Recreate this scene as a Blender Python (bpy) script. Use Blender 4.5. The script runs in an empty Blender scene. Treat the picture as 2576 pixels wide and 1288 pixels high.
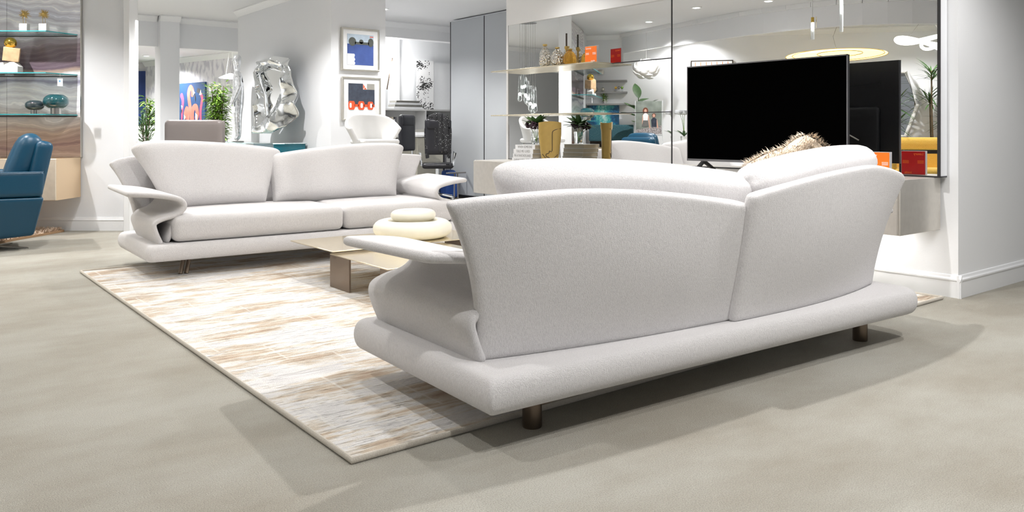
import bpy, bmesh, math, random
from mathutils import Vector, Matrix, Euler, noise
random.seed(7)
PI = math.pi
SC = bpy.context.scene
COL = SC.collection

# ------------------------------------------------------------------ camera, world, exposure, lights
VIEW = math.radians(38.05)            # the viewing direction, clockwise from +Y
cam = bpy.data.objects.new('camera', bpy.data.cameras.new('camera'))
COL.objects.link(cam)
cam.location = (0, 0, 1.1)
cam.rotation_euler = (PI / 2, 0, -VIEW)
cam.data.sensor_width = 36
cam.data.lens = 36 * 2029 / 2576
cam.data.shift_y = -312 / 2576
cam.data.clip_start = 0.05
SC.camera = cam
SC.view_settings.view_transform = 'Standard'
SC.view_settings.look = 'None'
SC.view_settings.gamma = 1
SC.view_settings.use_curve_mapping = False
SC.view_settings.exposure = 0.76
wd = bpy.data.worlds.new('world'); SC.world = wd; wd.use_nodes = True
bg = wd.node_tree.nodes['Background']
bg.inputs[0].default_value = (0.93, 0.96, 1.0, 1); bg.inputs[1].default_value = 0.17

CV, SV = math.cos(VIEW), math.sin(VIEW)
def alc(r, d):
    """alcove frame (parallel to the angled stone wall) -> room x, y"""
    return (CV * r + SV * d, -SV * r + CV * d)

CEIL = 3.0
# x, y, power, cone degrees
DOWNLIGHTS = [
    (3.25, 2.70, 115, 125), (1.9, 4.6, 50, 130), (3.9, 4.7, 42, 130), (1.25, 7.95, 60, 130), (0.55, 9.35, 120, 130),
    (0.93, 6.9, 50, 130), (-0.4, 5.4, 62, 140), (0.3, 3.2, 52, 140), (3.2, 6.6, 42, 130), (3.2, 8.9, 130, 130),
    (5.0, 8.3, 75, 130), (4.75, 3.0, 18, 120), (4.8, 5.9, 24, 120), (1.4, 0.9, 74, 140), (3.6, 0.5, 92, 140),
    (5.0, 1.3, 85, 140), (6.1, 11.0, 110, 140), (8.0, 12.75, 14, 140), (6.3, 9.0, 95, 130), (3.0, 11.7, 150, 130), (3.2, 15.8, 240, 150),
    (1.2, 13.0, 90, 150), (5.8, 16.5, 190, 150), (3.6, 18.6, 330, 150), (8.0, 20, 160, 150), (-1.2, 7.6, 60, 140), (-0.9, 9.7, 50, 140), (0.5, 16.8, 260, 150), (5.2, 21.4, 260, 150), (-3.0, 16.0, 150, 150),  # the later ones here are added to brighten the left wall and far rooms
    (-2.6, 6.2, 95, 140), (-3.6, 4.4, 80, 140)]  # both added to lift the left wall in the mirrors
def add_spot(x, y, z, power, cone, size=0.032, aim=None, blend=0.6, col=(1.0, 0.98, 0.97)):
    l = bpy.data.lights.new('downlight_lamp', 'SPOT')
    l.energy = power; l.spot_size = math.radians(cone); l.spot_blend = blend; l.shadow_soft_size = size; l.color = col
    o = bpy.data.objects.new('downlight_lamp', l); COL.objects.link(o); o.location = (x, y, z)
    if aim:
        o.rotation_euler = (Vector(aim) - Vector((x, y, z))).to_track_quat('-Z', 'Y').to_euler()
    return o
for x, y, p, c in DOWNLIGHTS:
    add_spot(x, y, CEIL - 0.05, p, c)

# ------------------------------------------------------------------ materials
def mat(name, col, rough=0.5, metal=0.0, **kw):
    m = bpy.data.materials.new(name); m.use_nodes = True
    b = m.node_tree.nodes['Principled BSDF']
    b.inputs['Base Color'].default_value = (*col, 1); b.inputs['Roughness'].default_value = rough
    b.inputs['Metallic'].default_value = metal
    for k, v in kw.items(): b.inputs[k.replace('_', ' ')].default_value = v
    return m
def nn(m, typ, **kw):
    n = m.node_tree.nodes.new(typ)
    for k, v in kw.items():
        if k in n.inputs: n.inputs[k].default_value = v
        else: setattr(n, k, v)
    return n
def ln(m, a, ao, b, bi): m.node_tree.links.new(a.outputs[ao], b.inputs[bi])
def bsdf(m): return m.node_tree.nodes['Principled BSDF']
def texco(m, sx=1, sy=1, sz=1, out='Object'):
    t = nn(m, 'ShaderNodeTexCoord'); mp = nn(m, 'ShaderNodeMapping'); mp.inputs['Scale'].default_value = (sx, sy, sz)
    ln(m, t, out, mp, 'Vector'); return mp
def ramp(m, stops, src, out='Fac'):
    r = nn(m, 'ShaderNodeValToRGB'); e = r.color_ramp.elements
    e[0].position, e[0].color = stops[0][0], (*stops[0][1], 1)
    e[1].position, e[1].color = stops[1][0], (*stops[1][1], 1)
    for p, c in stops[2:]:
        x = e.new(p); x.color = (*c, 1)
    ln(m, src, out, r, 'Fac'); return r
def bump(m, src, out, dist, strength=1.0):
    b = nn(m, 'ShaderNodeBump'); b.inputs['Distance'].default_value = dist; b.inputs['Strength'].default_value = strength
    ln(m, src, out, b, 'Height'); ln(m, b, 'Normal', bsdf(m), 'Normal'); return b

def fabric(name, col, sc=150, dist=0.0035, var=0.05):
    m = mat(name, col, 0.95)
    bsdf(m).inputs['Sheen Weight'].default_value = 0.25
    a = nn(m, 'ShaderNodeTexNoise', Scale=sc, Detail=3.0, Roughness=0.6)
    ln(m, texco(m, 1.5, 1.5, 0.36), 'Vector', a, 'Vector')
    c = nn(m, 'ShaderNodeTexNoise', Scale=sc * 2.2, Detail=2.0)
    ln(m, texco(m, 1, 1, 1), 'Vector', c, 'Vector')
    ad = nn(m, 'ShaderNodeMath', operation='ADD'); ln(m, a, 'Fac', ad, 0); ln(m, c, 'Fac', ad, 1)
    bump(m, ad, 'Value', dist)
    lo = tuple(max(0, v - var * 1.6) for v in col)
    r = ramp(m, [(0.36, lo), (0.56, col)], a); ln(m, r, 'Color', bsdf(m), 'Base Color')
    return m
def leather(name, col, rough=0.38):
    m = mat(name, col, rough)
    a = nn(m, 'ShaderNodeTexVoronoi', Scale=260.0); ln(m, texco(m), 'Vector', a, 'Vector')
    bump(m, a, 'Distance', 0.0006, 0.5); return m
def wallpaint(name, col, rough=0.55):
    m = mat(name, col, rough)
    a = nn(m, 'ShaderNodeTexNoise', Scale=90.0, Detail=4.0); ln(m, texco(m), 'Vector', a, 'Vector')
    bump(m, a, 'Fac', 0.0008, 0.4)
    b = nn(m, 'ShaderNodeTexNoise', Scale=0.8, Detail=1.0); ln(m, texco(m), 'Vector', b, 'Vector')
    r = ramp(m, [(0.3, tuple(v * 0.985 for v in col)), (0.7, col)], b); ln(m, r, 'Color', bsdf(m), 'Base Color')
    return m
def brushed(name, col, rough=0.32, axis=(1, 60, 1)):
    m = mat(name, col, rough, 1.0)
    a = nn(m, 'ShaderNodeTexNoise', Scale=12.0, Detail=3.0); ln(m, texco(m, *axis), 'Vector', a, 'Vector')
    mr = nn(m, 'ShaderNodeMapRange'); mr.inputs['To Min'].default_value = rough * 0.8; mr.inputs['To Max'].default_value = rough * 1.3
    ln(m, a, 'Fac', mr, 'Value'); ln(m, mr, 'Result', bsdf(m), 'Roughness'); return m
def glow(name, col, st):
    m = mat(name, col, 0.5); b = bsdf(m)
    b.inputs['Emission Color'].default_value = (*col, 1); b.inputs['Emission Strength'].default_value = st
    n = nn(m, 'ShaderNodeTexNoise', Scale=4.0)   # slight unevenness of the diffuser
    r = ramp(m, [(0.2, tuple(v * 0.97 for v in col)), (0.8, col)], n); ln(m, r, 'Color', b, 'Emission Color')
    return m
def plain(name, col, rough=0.5, metal=0.0, var=0.04, sc=20.0, **kw):
    m = mat(name, col, rough, metal, **kw)
    n = nn(m, 'ShaderNodeTexNoise', Scale=sc, Detail=3.0); ln(m, texco(m), 'Vector', n, 'Vector')
    r = ramp(m, [(0.3, tuple(max(0, v * (1 - var)) for v in col)), (0.7, tuple(min(1, v * (1 + var)) for v in col))], n)
    ln(m, r, 'Color', bsdf(m), 'Base Color'); return m

M = {}
M['boucle'] = fabric('white_boucle', (0.84, 0.822, 0.822), 190, 0.0034, 0.06)
M['wall'] = wallpaint('cool_white_paint', (0.83, 0.845, 0.87))
M['wallw'] = wallpaint('bright_white_paint', (0.87, 0.88, 0.89))
M['trim'] = wallpaint('white_trim_paint', (0.86, 0.87, 0.88), 0.35)
M['ceil'] = wallpaint('ceiling_paint', (0.80, 0.81, 0.83), 0.8)
M['mirror'] = mat('mirror_glass', (0.88, 0.89, 0.89), 0.0, 1.0)
M['black'] = plain('black_metal', (0.02, 0.02, 0.022), 0.4)
M['screen'] = plain('black_screen', (0.0008, 0.0008, 0.0008), 0.55, var=0.0, Specular_IOR_Level=0.0)
M['tvback'] = plain('tv_back_plastic', (0.012, 0.012, 0.013), 0.33)
M['bezel'] = plain('grey_bezel', (0.13, 0.13, 0.14), 0.35)
M['champ'] = brushed('champagne_metal', (0.92, 0.83, 0.64), 0.22)
M['champf'] = plain('champagne_lacquer', (0.64, 0.61, 0.56), 0.3, 0.5)
M['bronze'] = brushed('bronze_metal', (0.24, 0.19, 0.15), 0.35, (60, 60, 1))
M['wardrobe'] = plain('pale_grey_lacquer', (0.43, 0.45, 0.47), 0.16, var=0.02, sc=1.0)
M['teal'] = leather('teal_leather', (0.003, 0.058, 0.115), 0.36)
M['tealbox'] = plain('teal_lacquer', (0.01, 0.13, 0.18), 0.15)
M['chrome'] = plain('polished_chrome', (0.85, 0.87, 0.88), 0.03, 1.0, var=0.01)
M['steel'] = plain('brushed_steel', (0.5, 0.49, 0.47), 0.25, 1.0)
M['gold'] = plain('polished_gold', (0.75, 0.50, 0.10), 0.12, 1.0)
M['white'] = plain('white_gloss', (0.80, 0.80, 0.79), 0.3, var=0.01)
M['cream'] = plain('cream_plaster', (0.80, 0.77, 0.66), 0.45, var=0.02)
M['paper'] = plain('book_paper', (0.62, 0.57, 0.46), 0.8)
M['ink'] = plain('printed_ink', (0.06, 0.06, 0.06), 0.7)
M['greyink'] = plain('pale_grey_ink', (0.35, 0.35, 0.35), 0.7)
M['orange'] = plain('orange_print', (0.95, 0.19, 0.01), 0.3, var=0.02)
M['red'] = plain('red_print', (0.50, 0.006, 0.008), 0.3, var=0.02)
M['leaf'] = plain('green_leaf', (0.05, 0.13, 0.03), 0.45, var=0.4, sc=9)
M['leafl'] = plain('light_green_leaf', (0.20, 0.36, 0.05), 0.5, var=0.4, sc=9)
M['stem'] = plain('brown_stem', (0.12, 0.08, 0.04), 0.8, var=0.3)
M['acrylic'] = mat('clear_acrylic', (0.90, 0.93, 0.94), 0.05, 0, Transmission_Weight=0.55, IOR=1.2)
M['glass'] = mat('clear_glass', (0.97, 0.99, 0.99), 0.02, 0, Transmission_Weight=1.0, IOR=1.45)
M['shelfglass'] = mat('shelf_glass', (0.80, 0.95, 0.95), 0.02, 0, Transmission_Weight=1.0, IOR=1.2)
M['glassedge'] = plain('teal_glass_edge', (0.05, 0.42, 0.46), 0.15)
M['amber'] = mat('amber_glass', (0.75, 0.42, 0.06), 0.05, 0, Transmission_Weight=0.75, IOR=1.4)
M['taupe'] = leather('taupe_leather', (0.23, 0.20, 0.19), 0.38)
M['navy'] = leather('navy_leather', (0.02, 0.035, 0.06), 0.35)
M['blackl'] = leather('black_leather', (0.015, 0.015, 0.02), 0.3)
M['blue'] = plain('blue_cloth', (0.02, 0.08, 0.35), 0.6)
M['yellow'] = fabric('yellow_fabric', (0.85, 0.55, 0.13), 120, 0.002)
M['tealfab'] = fabric('teal_fabric', (0.06, 0.15, 0.18), 120, 0.002)
M['darkwood'] = plain('dark_wood', (0.035, 0.025, 0.018), 0.4, var=0.3)
M['purple'] = plain('dark_berries', (0.03, 0.008, 0.02), 0.35, var=0.4)
M['lamp'] = glow('lamp_glow', (1.0, 0.98, 0.94), 14)
M['lampsoft'] = glow('soft_lamp_glow', (1.0, 0.98, 0.94), 4)
M['led'] = glow('led_strip', (1.0, 0.97, 0.95), 1.2)
M['loopglow'] = glow('loop_glow', (1.0, 0.98, 0.95), 1.3)
M['warmglow'] = glow('warm_shade_glow', (1.0, 0.80, 0.38), 1.1)
M['matwhite'] = plain('mat_board', (0.84, 0.85, 0.86), 0.6, var=0.01)
M['silverframe'] = plain('silver_frame', (0.62, 0.60, 0.54), 0.28, 0.9)
M['goldv'] = plain('satin_gold_glaze', (0.52, 0.36, 0.11), 0.32, 0.35)

# carpet
m = M['carpet'] = mat('grey_green_carpet', (0.4, 0.4, 0.36), 0.95)
a = nn(m, 'ShaderNodeTexNoise', Scale=1.1, Detail=6.0, Roughness=0.62); ln(m, texco(m, 0.9, 1.5, 1), 'Vector', a, 'Vector')
f = nn(m, 'ShaderNodeTexNoise', Scale=230.0, Detail=2.0); ln(m, texco(m), 'Vector', f, 'Vector')
r1 = ramp(m, [(0.36, (0.350, 0.325, 0.270)), (0.62, (0.440, 0.428, 0.376))], a)
r2 = ramp(m, [(0.3, (0.72, 0.72, 0.72)), (0.65, (1, 1, 1))], f)
mx = nn(m, 'ShaderNodeMix', data_type='RGBA', blend_type='MULTIPLY'); mx.inputs[0].default_value = 1
ln(m, r1, 'Color', mx, 6); ln(m, r2, 'Color', mx, 7); ln(m, mx, 2, bsdf(m), 'Base Color')
bump(m, f, 'Fac', 0.006, 0.8)

# rug with brushed streaks running along x
m = M['rug'] = mat('abstract_rug', (0.7, 0.65, 0.6), 0.95)
patch = nn(m, 'ShaderNodeTexNoise', Scale=2.3, Detail=7.0, Roughness=0.68); ln(m, texco(m, 0.75, 1.9, 1), 'Vector', patch, 'Vector')
streak = nn(m, 'ShaderNodeTexNoise', Scale=3.4, Detail=5.0, Roughness=0.6); ln(m, texco(m, 0.45, 8.0, 1), 'Vector', streak, 'Vector')
ad = nn(m, 'ShaderNodeMix', data_type='FLOAT'); ad.inputs[0].default_value = 0.30
ln(m, patch, 'Fac', ad, 2); ln(m, streak, 'Fac', ad, 3)
rc = ramp(m, [(0.38, (0.47, 0.35, 0.26)), (0.44, (0.585, 0.485, 0.375)), (0.485, (0.69, 0.635, 0.555)), (0.525, (0.78, 0.765, 0.745)), (0.58, (0.68, 0.665, 0.655)), (0.64, (0.76, 0.75, 0.74))], ad, 0)
thin = nn(m, 'ShaderNodeTexNoise', Scale=5.0, Detail=4.0, Roughness=0.6); ln(m, texco(m, 0.5, 11.0, 1), 'Vector', thin, 'Vector')
rt = ramp(m, [(0.488, (1, 1, 1)), (0.5, (0.42, 0.34, 0.28)), (0.512, (1, 1, 1))], thin)
msk = ramp(m, [(0.45, (0.75, 0.75, 0.75)), (0.55, (0.05, 0.05, 0.05))], ad, 0)
mx = nn(m, 'ShaderNodeMix', data_type='RGBA', blend_type='MULTIPLY'); ln(m, msk, 'Color', mx, 0); ln(m, rc, 'Color', mx, 6); ln(m, rt, 'Color', mx, 7)
br = nn(m, 'ShaderNodeTexBrick', Scale=1.0); br.inputs['Mortar Size'].default_value = 0.006; br.inputs['Brick Width'].default_value = 0.42; br.inputs['Row Height'].default_value = 0.31
br.inputs['Color1'].default_value = br.inputs['Color2'].default_value = (0, 0, 0, 1); br.inputs['Mortar'].default_value = (0.45, 0.45, 0.45, 1)
wv = nn(m, 'ShaderNodeTexNoise', Scale=2.0, Detail=2.0); co = texco(m); ln(m, co, 'Vector', wv, 'Vector')
va = nn(m, 'ShaderNodeMix', data_type='VECTOR'); va.inputs[0].default_value = 0.06; ln(m, co, 'Vector', va, 4); ln(m, wv, 'Color', va, 5); ln(m, va, 1, br, 'Vector')
mb = nn(m, 'ShaderNodeMix', data_type='RGBA', blend_type='MIX'); ln(m, br, 'Color', mb, 0); ln(m, mx, 2, mb, 6); mb.inputs[7].default_value = (0.82, 0.80, 0.75, 1)
ln(m, mb, 2, bsdf(m), 'Base Color')
fz = nn(m, 'ShaderNodeTexNoise', Scale=220.0, Detail=2.0); ln(m, texco(m), 'Vector', fz, 'Vector')
hs = nn(m, 'ShaderNodeMath', operation='MULTIPLY_ADD'); ln(m, rt, 'Color', hs, 0); hs.inputs[1].default_value = 1.6; ln(m, fz, 'Fac', hs, 2)
bump(m, hs, 'Value', 0.006, 0.8)
M['binding'] = fabric('rug_binding', (0.66, 0.61, 0.53), 200, 0.002)

# agate-like stone slab
def stone(name, seed, bands):
    m = mat(name, (0.5, 0.5, 0.5), 0.12)
    co = texco(m, 1, 1, 1); co.inputs['Location'].default_value = (seed, seed * 2.3, 0)
    n = nn(m, 'ShaderNodeTexNoise', Scale=1.5, Detail=5.0, Roughness=0.5); cn_ = texco(m, 0.62, 0.62, 1.25); cn_.inputs['Location'].default_value = (seed, seed * 2.3, 0); ln(m, cn_, 'Vector', n, 'Vector')
    sep = nn(m, 'ShaderNodeSeparateXYZ'); ln(m, co, 'Vector', sep, 'Vector')
    k = nn(m, 'ShaderNodeMath', operation='MULTIPLY_ADD'); ln(m, n, 'Fac', k, 0); k.inputs[1].default_value = 0.50; ln(m, sep, 'Z', k, 2)
    nr = nn(m, 'ShaderNodeMapRange'); nr.inputs['From Min'].default_value = 0.2; nr.inputs['From Max'].default_value = 2.5; ln(m, k, 'Value', nr, 'Value')
    r = ramp(m, bands, nr, 'Result')
    w = nn(m, 'ShaderNodeTexWave', Scale=1.0, Distortion=0.0); w.bands_direction = 'Z'
    kk = nn(m, 'ShaderNodeMath', operation='MULTIPLY'); ln(m, k, 'Value', kk, 0); kk.inputs[1].default_value = 4.5; cb = nn(m, 'ShaderNodeCombineXYZ'); ln(m, kk, 'Value', cb, 'Z')
    ln(m, cb, 'Vector', w, 'Vector')
    rw = ramp(m, [(0.0, (0.74, 0.71, 0.74)), (0.35, (1, 1, 1)), (0.93, (1.0, 1.0, 1.0)), (0.995, (1.45, 1.45, 1.45))], w)
    mx = nn(m, 'ShaderNodeMix', data_type='RGBA', blend_type='MULTIPLY'); mx.inputs[0].default_value = 0.6
    ln(m, r, 'Color', mx, 6); ln(m, rw, 'Color', mx, 7); ln(m, mx, 2, bsdf(m), 'Base Color'); return m
W_, G_, P_, B_, T_ = (0.90, 0.91, 0.95), (0.26, 0.26, 0.36), (0.17, 0.125, 0.16), (0.24, 0.15, 0.13), (0.45, 0.34, 0.27)
def bands(st, lo, hi): return [((p - lo) / (hi - lo), c) for p, c in st]
# height along the slab (0 = cabinet top .. 2.17 = top), the veined noise adds about 0.31
M['stone'] = stone('banded_agate', 3.1, bands([(0.25, T_), (0.42, B_), (0.60, T_), (0.74, (0.60, 0.57, 0.56)), (0.82, W_), (0.98, W_), (1.06, G_), (1.13, W_), (1.20, T_), (1.26, P_), (1.52, (0.22, 0.17, 0.19)), (1.62, (0.42, 0.38, 0.41)), (1.70, W_), (1.85, (0.74, 0.76, 0.86)), (1.98, W_), (2.12, (0.62, 0.60, 0.66)), (2.35, (0.72, 0.68, 0.68))], 0.2, 2.5))

# mottled wallpaper
m = M['wallpaper'] = mat('brushstroke_wallpaper', (0.8, 0.8, 0.8), 0.7)
mp = texco(m, 4.2, 4.2, 1.7); mp.inputs['Rotation'].default_value = (0, 0.6, 0)
n = nn(m, 'ShaderNodeTexNoise', Scale=2.4, Detail=3.0); ln(m, mp, 'Vector', n, 'Vector')
ln(m, ramp(m, [(0.40, (0.62, 0.62, 0.67)), (0.52, (0.84, 0.84, 0.86))], n), 'Color', bsdf(m), 'Base Color')
# chrome mosaic for the statue
m = M['mosaic'] = mat('silver_leaf_mosaic', (0.8, 0.82, 0.84), 0.2, 0.75)
v = nn(m, 'ShaderNodeTexVoronoi', Scale=22.0); ln(m, texco(m), 'Vector', v, 'Vector')
ln(m, ramp(m, [(0.0, (0.92, 0.93, 0.94)), (0.75, (0.75, 0.77, 0.79)), (1.0, (0.30, 0.31, 0.33))], v, 'Distance'), 'Color', bsdf(m), 'Base Color')
bump(m, v, 'Distance', 0.004)
# fur
M['fur'] = plain('cream_fleece', (0.68, 0.58, 0.46), 0.9, var=0.35, sc=30)
# crackled glass
m = M['crackle'] = mat('crackled_clear_glass', (0.62, 0.60, 0.55), 0.08, 0.85, Transmission_Weight=0.2)
v = nn(m, 'ShaderNodeTexVoronoi', Scale=48.0); ln(m, texco(m), 'Vector', v, 'Vector'); bump(m, v, 'Distance', 0.02)
# sequinned cloth
m = M['sequin'] = mat('sequinned_black_cloth', (0.02, 0.02, 0.02), 0.8)
v = nn(m, 'ShaderNodeTexVoronoi', Scale=34.0); ln(m, texco(m), 'Vector', v, 'Vector')
ln(m, ramp(m, [(0.12, (0.9, 0.9, 0.9)), (0.17, (0.02, 0.02, 0.022))], v, 'Distance'), 'Color', bsdf(m), 'Base Color')
# blue-green artwork
m = M['seaart'] = mat('sea_colour_print', (0.1, 0.4, 0.4), 0.4)
n = nn(m, 'ShaderNodeTexNoise', Scale=9.0, Detail=8.0, Roughness=0.8); ln(m, texco(m, 1, 1, 0.6), 'Vector', n, 'Vector')
sp = nn(m, 'ShaderNodeSeparateXYZ'); ln(m, texco(m), 'Vector', sp, 'Vector')
ab = nn(m, 'ShaderNodeMath', operation='ABSOLUTE'); ln(m, sp, 'X', ab, 0)
k = nn(m, 'ShaderNodeMath', operation='MULTIPLY_ADD'); ln(m, n, 'Fac', k, 0); k.inputs[1].default_value = -0.9; ln(m, ab, 'Value', k, 2)
k2 = nn(m, 'ShaderNodeMath', operation='ADD'); ln(m, k, 'Value', k2, 0); k2.inputs[1].default_value = 0.55
ln(m, ramp(m, [(0.05, (0.75, 0.9, 0.85)), (0.16, (0.1, 0.55, 0.5)), (0.3, (0.01, 0.10, 0.25)), (0.45, (0.01, 0.05, 0.05))], k2, 'Value'), 'Color', bsdf(m), 'Base Color')
# black and white square-grain picture
m = M['grain'] = mat('square_grain_print', (0.5, 0.5, 0.5), 0.6)
mp = texco(m, 1, 1, 1)
sn = nn(m, 'ShaderNodeVectorMath', operation='SNAP'); ln(m, mp, 'Vector', sn, 0); sn.inputs[1].default_value = (0.016, 0.016, 0.016)
wn = nn(m, 'ShaderNodeTexWhiteNoise'); ln(m, sn, 'Vector', wn, 'Vector')
n = nn(m, 'ShaderNodeTexNoise', Scale=3.2, Detail=2.0); ln(m, sn, 'Vector', n, 'Vector')
k = nn(m, 'ShaderNodeMath', operation='MULTIPLY_ADD'); ln(m, wn, 'Value', k, 0); k.inputs[1].default_value = 0.22; ln(m, n, 'Fac', k, 2)
ln(m, ramp(m, [(0.52, (0.03, 0.03, 0.03)), (0.54, (0.8, 0.8, 0.8))], k, 'Value'), 'Color', bsdf(m), 'Base Color')

# ------------------------------------------------------------------ mesh helpers
class MB:
    def __init__(s): s.bm = bmesh.new()
    def box(s, c, d, rz=0, rot=None):
        R = rot if rot is not None else Matrix.Rotation(rz, 4, 'Z')
        bmesh.ops.create_cube(s.bm, size=1, matrix=Matrix.Translation(c) @ R @ Matrix.Diagonal((*d, 1)))
        return s
    def span(s, a, b):
        return s.box([(a[i] + b[i]) / 2 for i in range(3)], [abs(b[i] - a[i]) for i in range(3)])
    def cone(s, p0, p1, r0, r1, seg=20):
        p0, p1 = Vector(p0), Vector(p1); v = p1 - p0
        q = v.to_track_quat('Z', 'Y').to_matrix().to_4x4()
        bmesh.ops.create_cone(s.bm, cap_ends=True, segments=seg, radius1=r0, radius2=r1, depth=v.length, matrix=Matrix.Translation((p0 + p1) / 2) @ q)
        return s
    def ball(s, c, r, sc=(1, 1, 1), seg=20):
        bmesh.ops.create_uvsphere(s.bm, u_segments=seg, v_segments=seg // 2 + 2, radius=r, matrix=Matrix.Translation(c) @ Matrix.Diagonal((*sc, 1)))
        return s
    def lathe(s, prof, c=(0, 0, 0), seg=28, sx=1, sy=1, rib=0, ribn=0):
        rings = []
        for r, z in prof:
            ring = []
            for i in range(seg):
                a = 2 * PI * i / seg; rr = r * (1 + rib * math.cos(ribn * a))
                ring.append(s.bm.verts.new((c[0] + rr * math.cos(a) * sx, c[1] + rr * math.sin(a) * sy, c[2] + z)))
            rings.append(ring)
        for a, b in zip(rings, rings[1:]):
            for i in range(seg):
                s.bm.faces.new((a[i], a[(i + 1) % seg], b[(i + 1) % seg], b[i]))
        s.bm.faces.new(list(reversed(rings[0]))); s.bm.faces.new(rings[-1])
        return s
    def tube(s, pts, r, seg=8, closed=False):
        pts = [Vector(p) for p in pts]; n = len(pts); rings = []
        for i, p in enumerate(pts):
            a = pts[(i - 1) % n] if closed or i > 0 else pts[0]
            b = pts[(i + 1) % n] if closed or i < n - 1 else pts[-1]
            t = (b - a).normalized(); u = t.orthogonal().normalized() if abs(t.z) > 0.95 else t.cross(Vector((0, 0, 1))).normalized()
            w = t.cross(u); rr = r[i] if isinstance(r, (list, tuple)) else r
            rings.append([s.bm.verts.new(p + (u * math.cos(2 * PI * k / seg) + w * math.sin(2 * PI * k / seg)) * rr) for k in range(seg)])
        m = n if closed else n - 1
        for i in range(m):
            A, B = rings[i], rings[(i + 1) % n]
            for k in range(seg): s.bm.faces.new((A[k], A[(k + 1) % seg], B[(k + 1) % seg], B[k]))
        if not closed:
            s.bm.faces.new(list(reversed(rings[0]))); s.bm.faces.new(rings[-1])
        return s
    def prism(s, pts, off):
        """closed outline (3d points) pushed by vector off"""
        off = Vector(off); a = [s.bm.verts.new(p) for p in pts]; b = [s.bm.verts.new(Vector(p) + off) for p in pts]
        n = len(a); s.bm.faces.new(a); s.bm.faces.new(list(reversed(b)))
        for i in range(n): s.bm.faces.new((a[i], b[i], b[(i + 1) % n], a[(i + 1) % n]))
        return s
    def soft(s, c, size, r, n=12, puff=(0, 0, 0), rz=0, rot=None, fn=None):
        """rounded, optionally puffed block"""
        t = bmesh.new(); bmesh.ops.create_cube(t, size=2)
        bmesh.ops.subdivide_edges(t, edges=t.edges[:], cuts=n, use_grid_fill=True)
        h = [v / 2 for v in size]; R = (rot if rot is not None else Matrix.Rotation(rz, 4, 'Z'))
        def warp(v, hh):       # put more samples near the rounded edge
            return math.copysign(1 - (1 - abs(v)) ** 1.0, v)
        vm = {}
        for v in t.verts:
            u = v.co.copy()
            p = Vector((u.x * h[0], u.y * h[1], u.z * h[2]))
            for i in range(3):   # cluster
                a = abs(u[i]); k = min(1, r / h[i] * 1.6)
                a2 = (1 - k) * a / 0.62 if a < 0.62 else (1 - k) + k * (a - 0.62) / 0.38
                p[i] = math.copysign(a2 * h[i], u[i])
            q = Vector([max(-(h[i] - min(r, h[i])), min(h[i] - min(r, h[i]), p[i])) for i in range(3)])
            d = p - q
            if d.length > 1e-6:
                p = q + d.normalized() * min(r, d.length * 1.0 if d.length < r else r)
                if d.length >= r * 0.999: p = q + d.normalized() * r
            f = [1 - (p[i] / h[i]) ** 2 for i in range(3)]
            f = [max(0, x) for x in f]
            p = Vector((p.x * (1 + puff[0] / h[0] * f[1] * f[2]), p.y * (1 + puff[1] / h[1] * f[0] * f[2]), p.z * (1 + puff[2] / h[2] * f[0] * f[1])))
            if fn: p = Vector(fn(p))
            vm[v] = s.bm.verts.new((R @ p.to_4d()).to_3d() + Vector(c))
        for f in t.faces: s.bm.faces.new([vm[v] for v in f.verts])
        t.free(); return s
    def pad(s, fn, half, nu=18, nv=10):
        """thick sheet: fn(u,v) middle surface, half(u,v) half thickness"""
        e = 1e-3; fr, bk = [], []
        for i in range(nu + 1):
            A, B = [], []
            for j in range(nv + 1):
                u, v = i / nu, j / nv
                p = Vector(fn(u, v))
                du = Vector(fn(min(1, u + e), v)) - Vector(fn(max(0, u - e), v))
                dv = Vector(fn(u, min(1, v + e))) - Vector(fn(u, max(0, v - e)))
                n = du.cross(dv).normalized(); h = half(u, v)
                A.append(s.bm.verts.new(p + n * h)); B.append(s.bm.verts.new(p - n * h))
            fr.append(A); bk.append(B)
        F = s.bm.faces.new
        for i in range(nu):
            for j in range(nv):
                F((fr[i][j], fr[i + 1][j], fr[i + 1][j + 1], fr[i][j + 1]))
                F((bk[i][j], bk[i][j + 1], bk[i + 1][j + 1], bk[i + 1][j]))
        for i in range(nu):
            F((fr[i][0], bk[i][0], bk[i + 1][0], fr[i + 1][0])); F((fr[i][nv], fr[i + 1][nv], bk[i + 1][nv], bk[i][nv]))
        for j in range(nv):
            F((fr[0][j], fr[0][j + 1], bk[0][j + 1], bk[0][j])); F((fr[nu][j], bk[nu][j], bk[nu][j + 1], fr[nu][j + 1]))
        return s
    def leafblade(s, p, d, L, w, droop=0.3, seg=5, up=Vector((0, 0, 1))):
        d = Vector(d).normalized(); side = d.cross(up)
        side = side.normalized() if side.length > 1e-3 else Vector((1, 0, 0))
        p = Vector(p); prev = None; pos = p.copy(); dd = d.copy()
        for i in range(seg + 1):
            t = i / seg; ww = w * math.sin(PI * min(1, 0.08 + t * 0.92)) ** 0.8 * (1 if t < 0.999 else 0.05) / 2
            a = s.bm.verts.new(pos + side * ww); b = s.bm.verts.new(pos - up * ww * 0.25); c = s.bm.verts.new(pos - side * ww)
            if prev:
                s.bm.faces.new((prev[0], a, b, prev[1])); s.bm.faces.new((prev[1], b, c, prev[2]))
            prev = (a, b, c)
            dd = (dd + Vector((0, 0, -droop / seg))).normalized(); pos = pos + dd * (L / seg)
        return s
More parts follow.
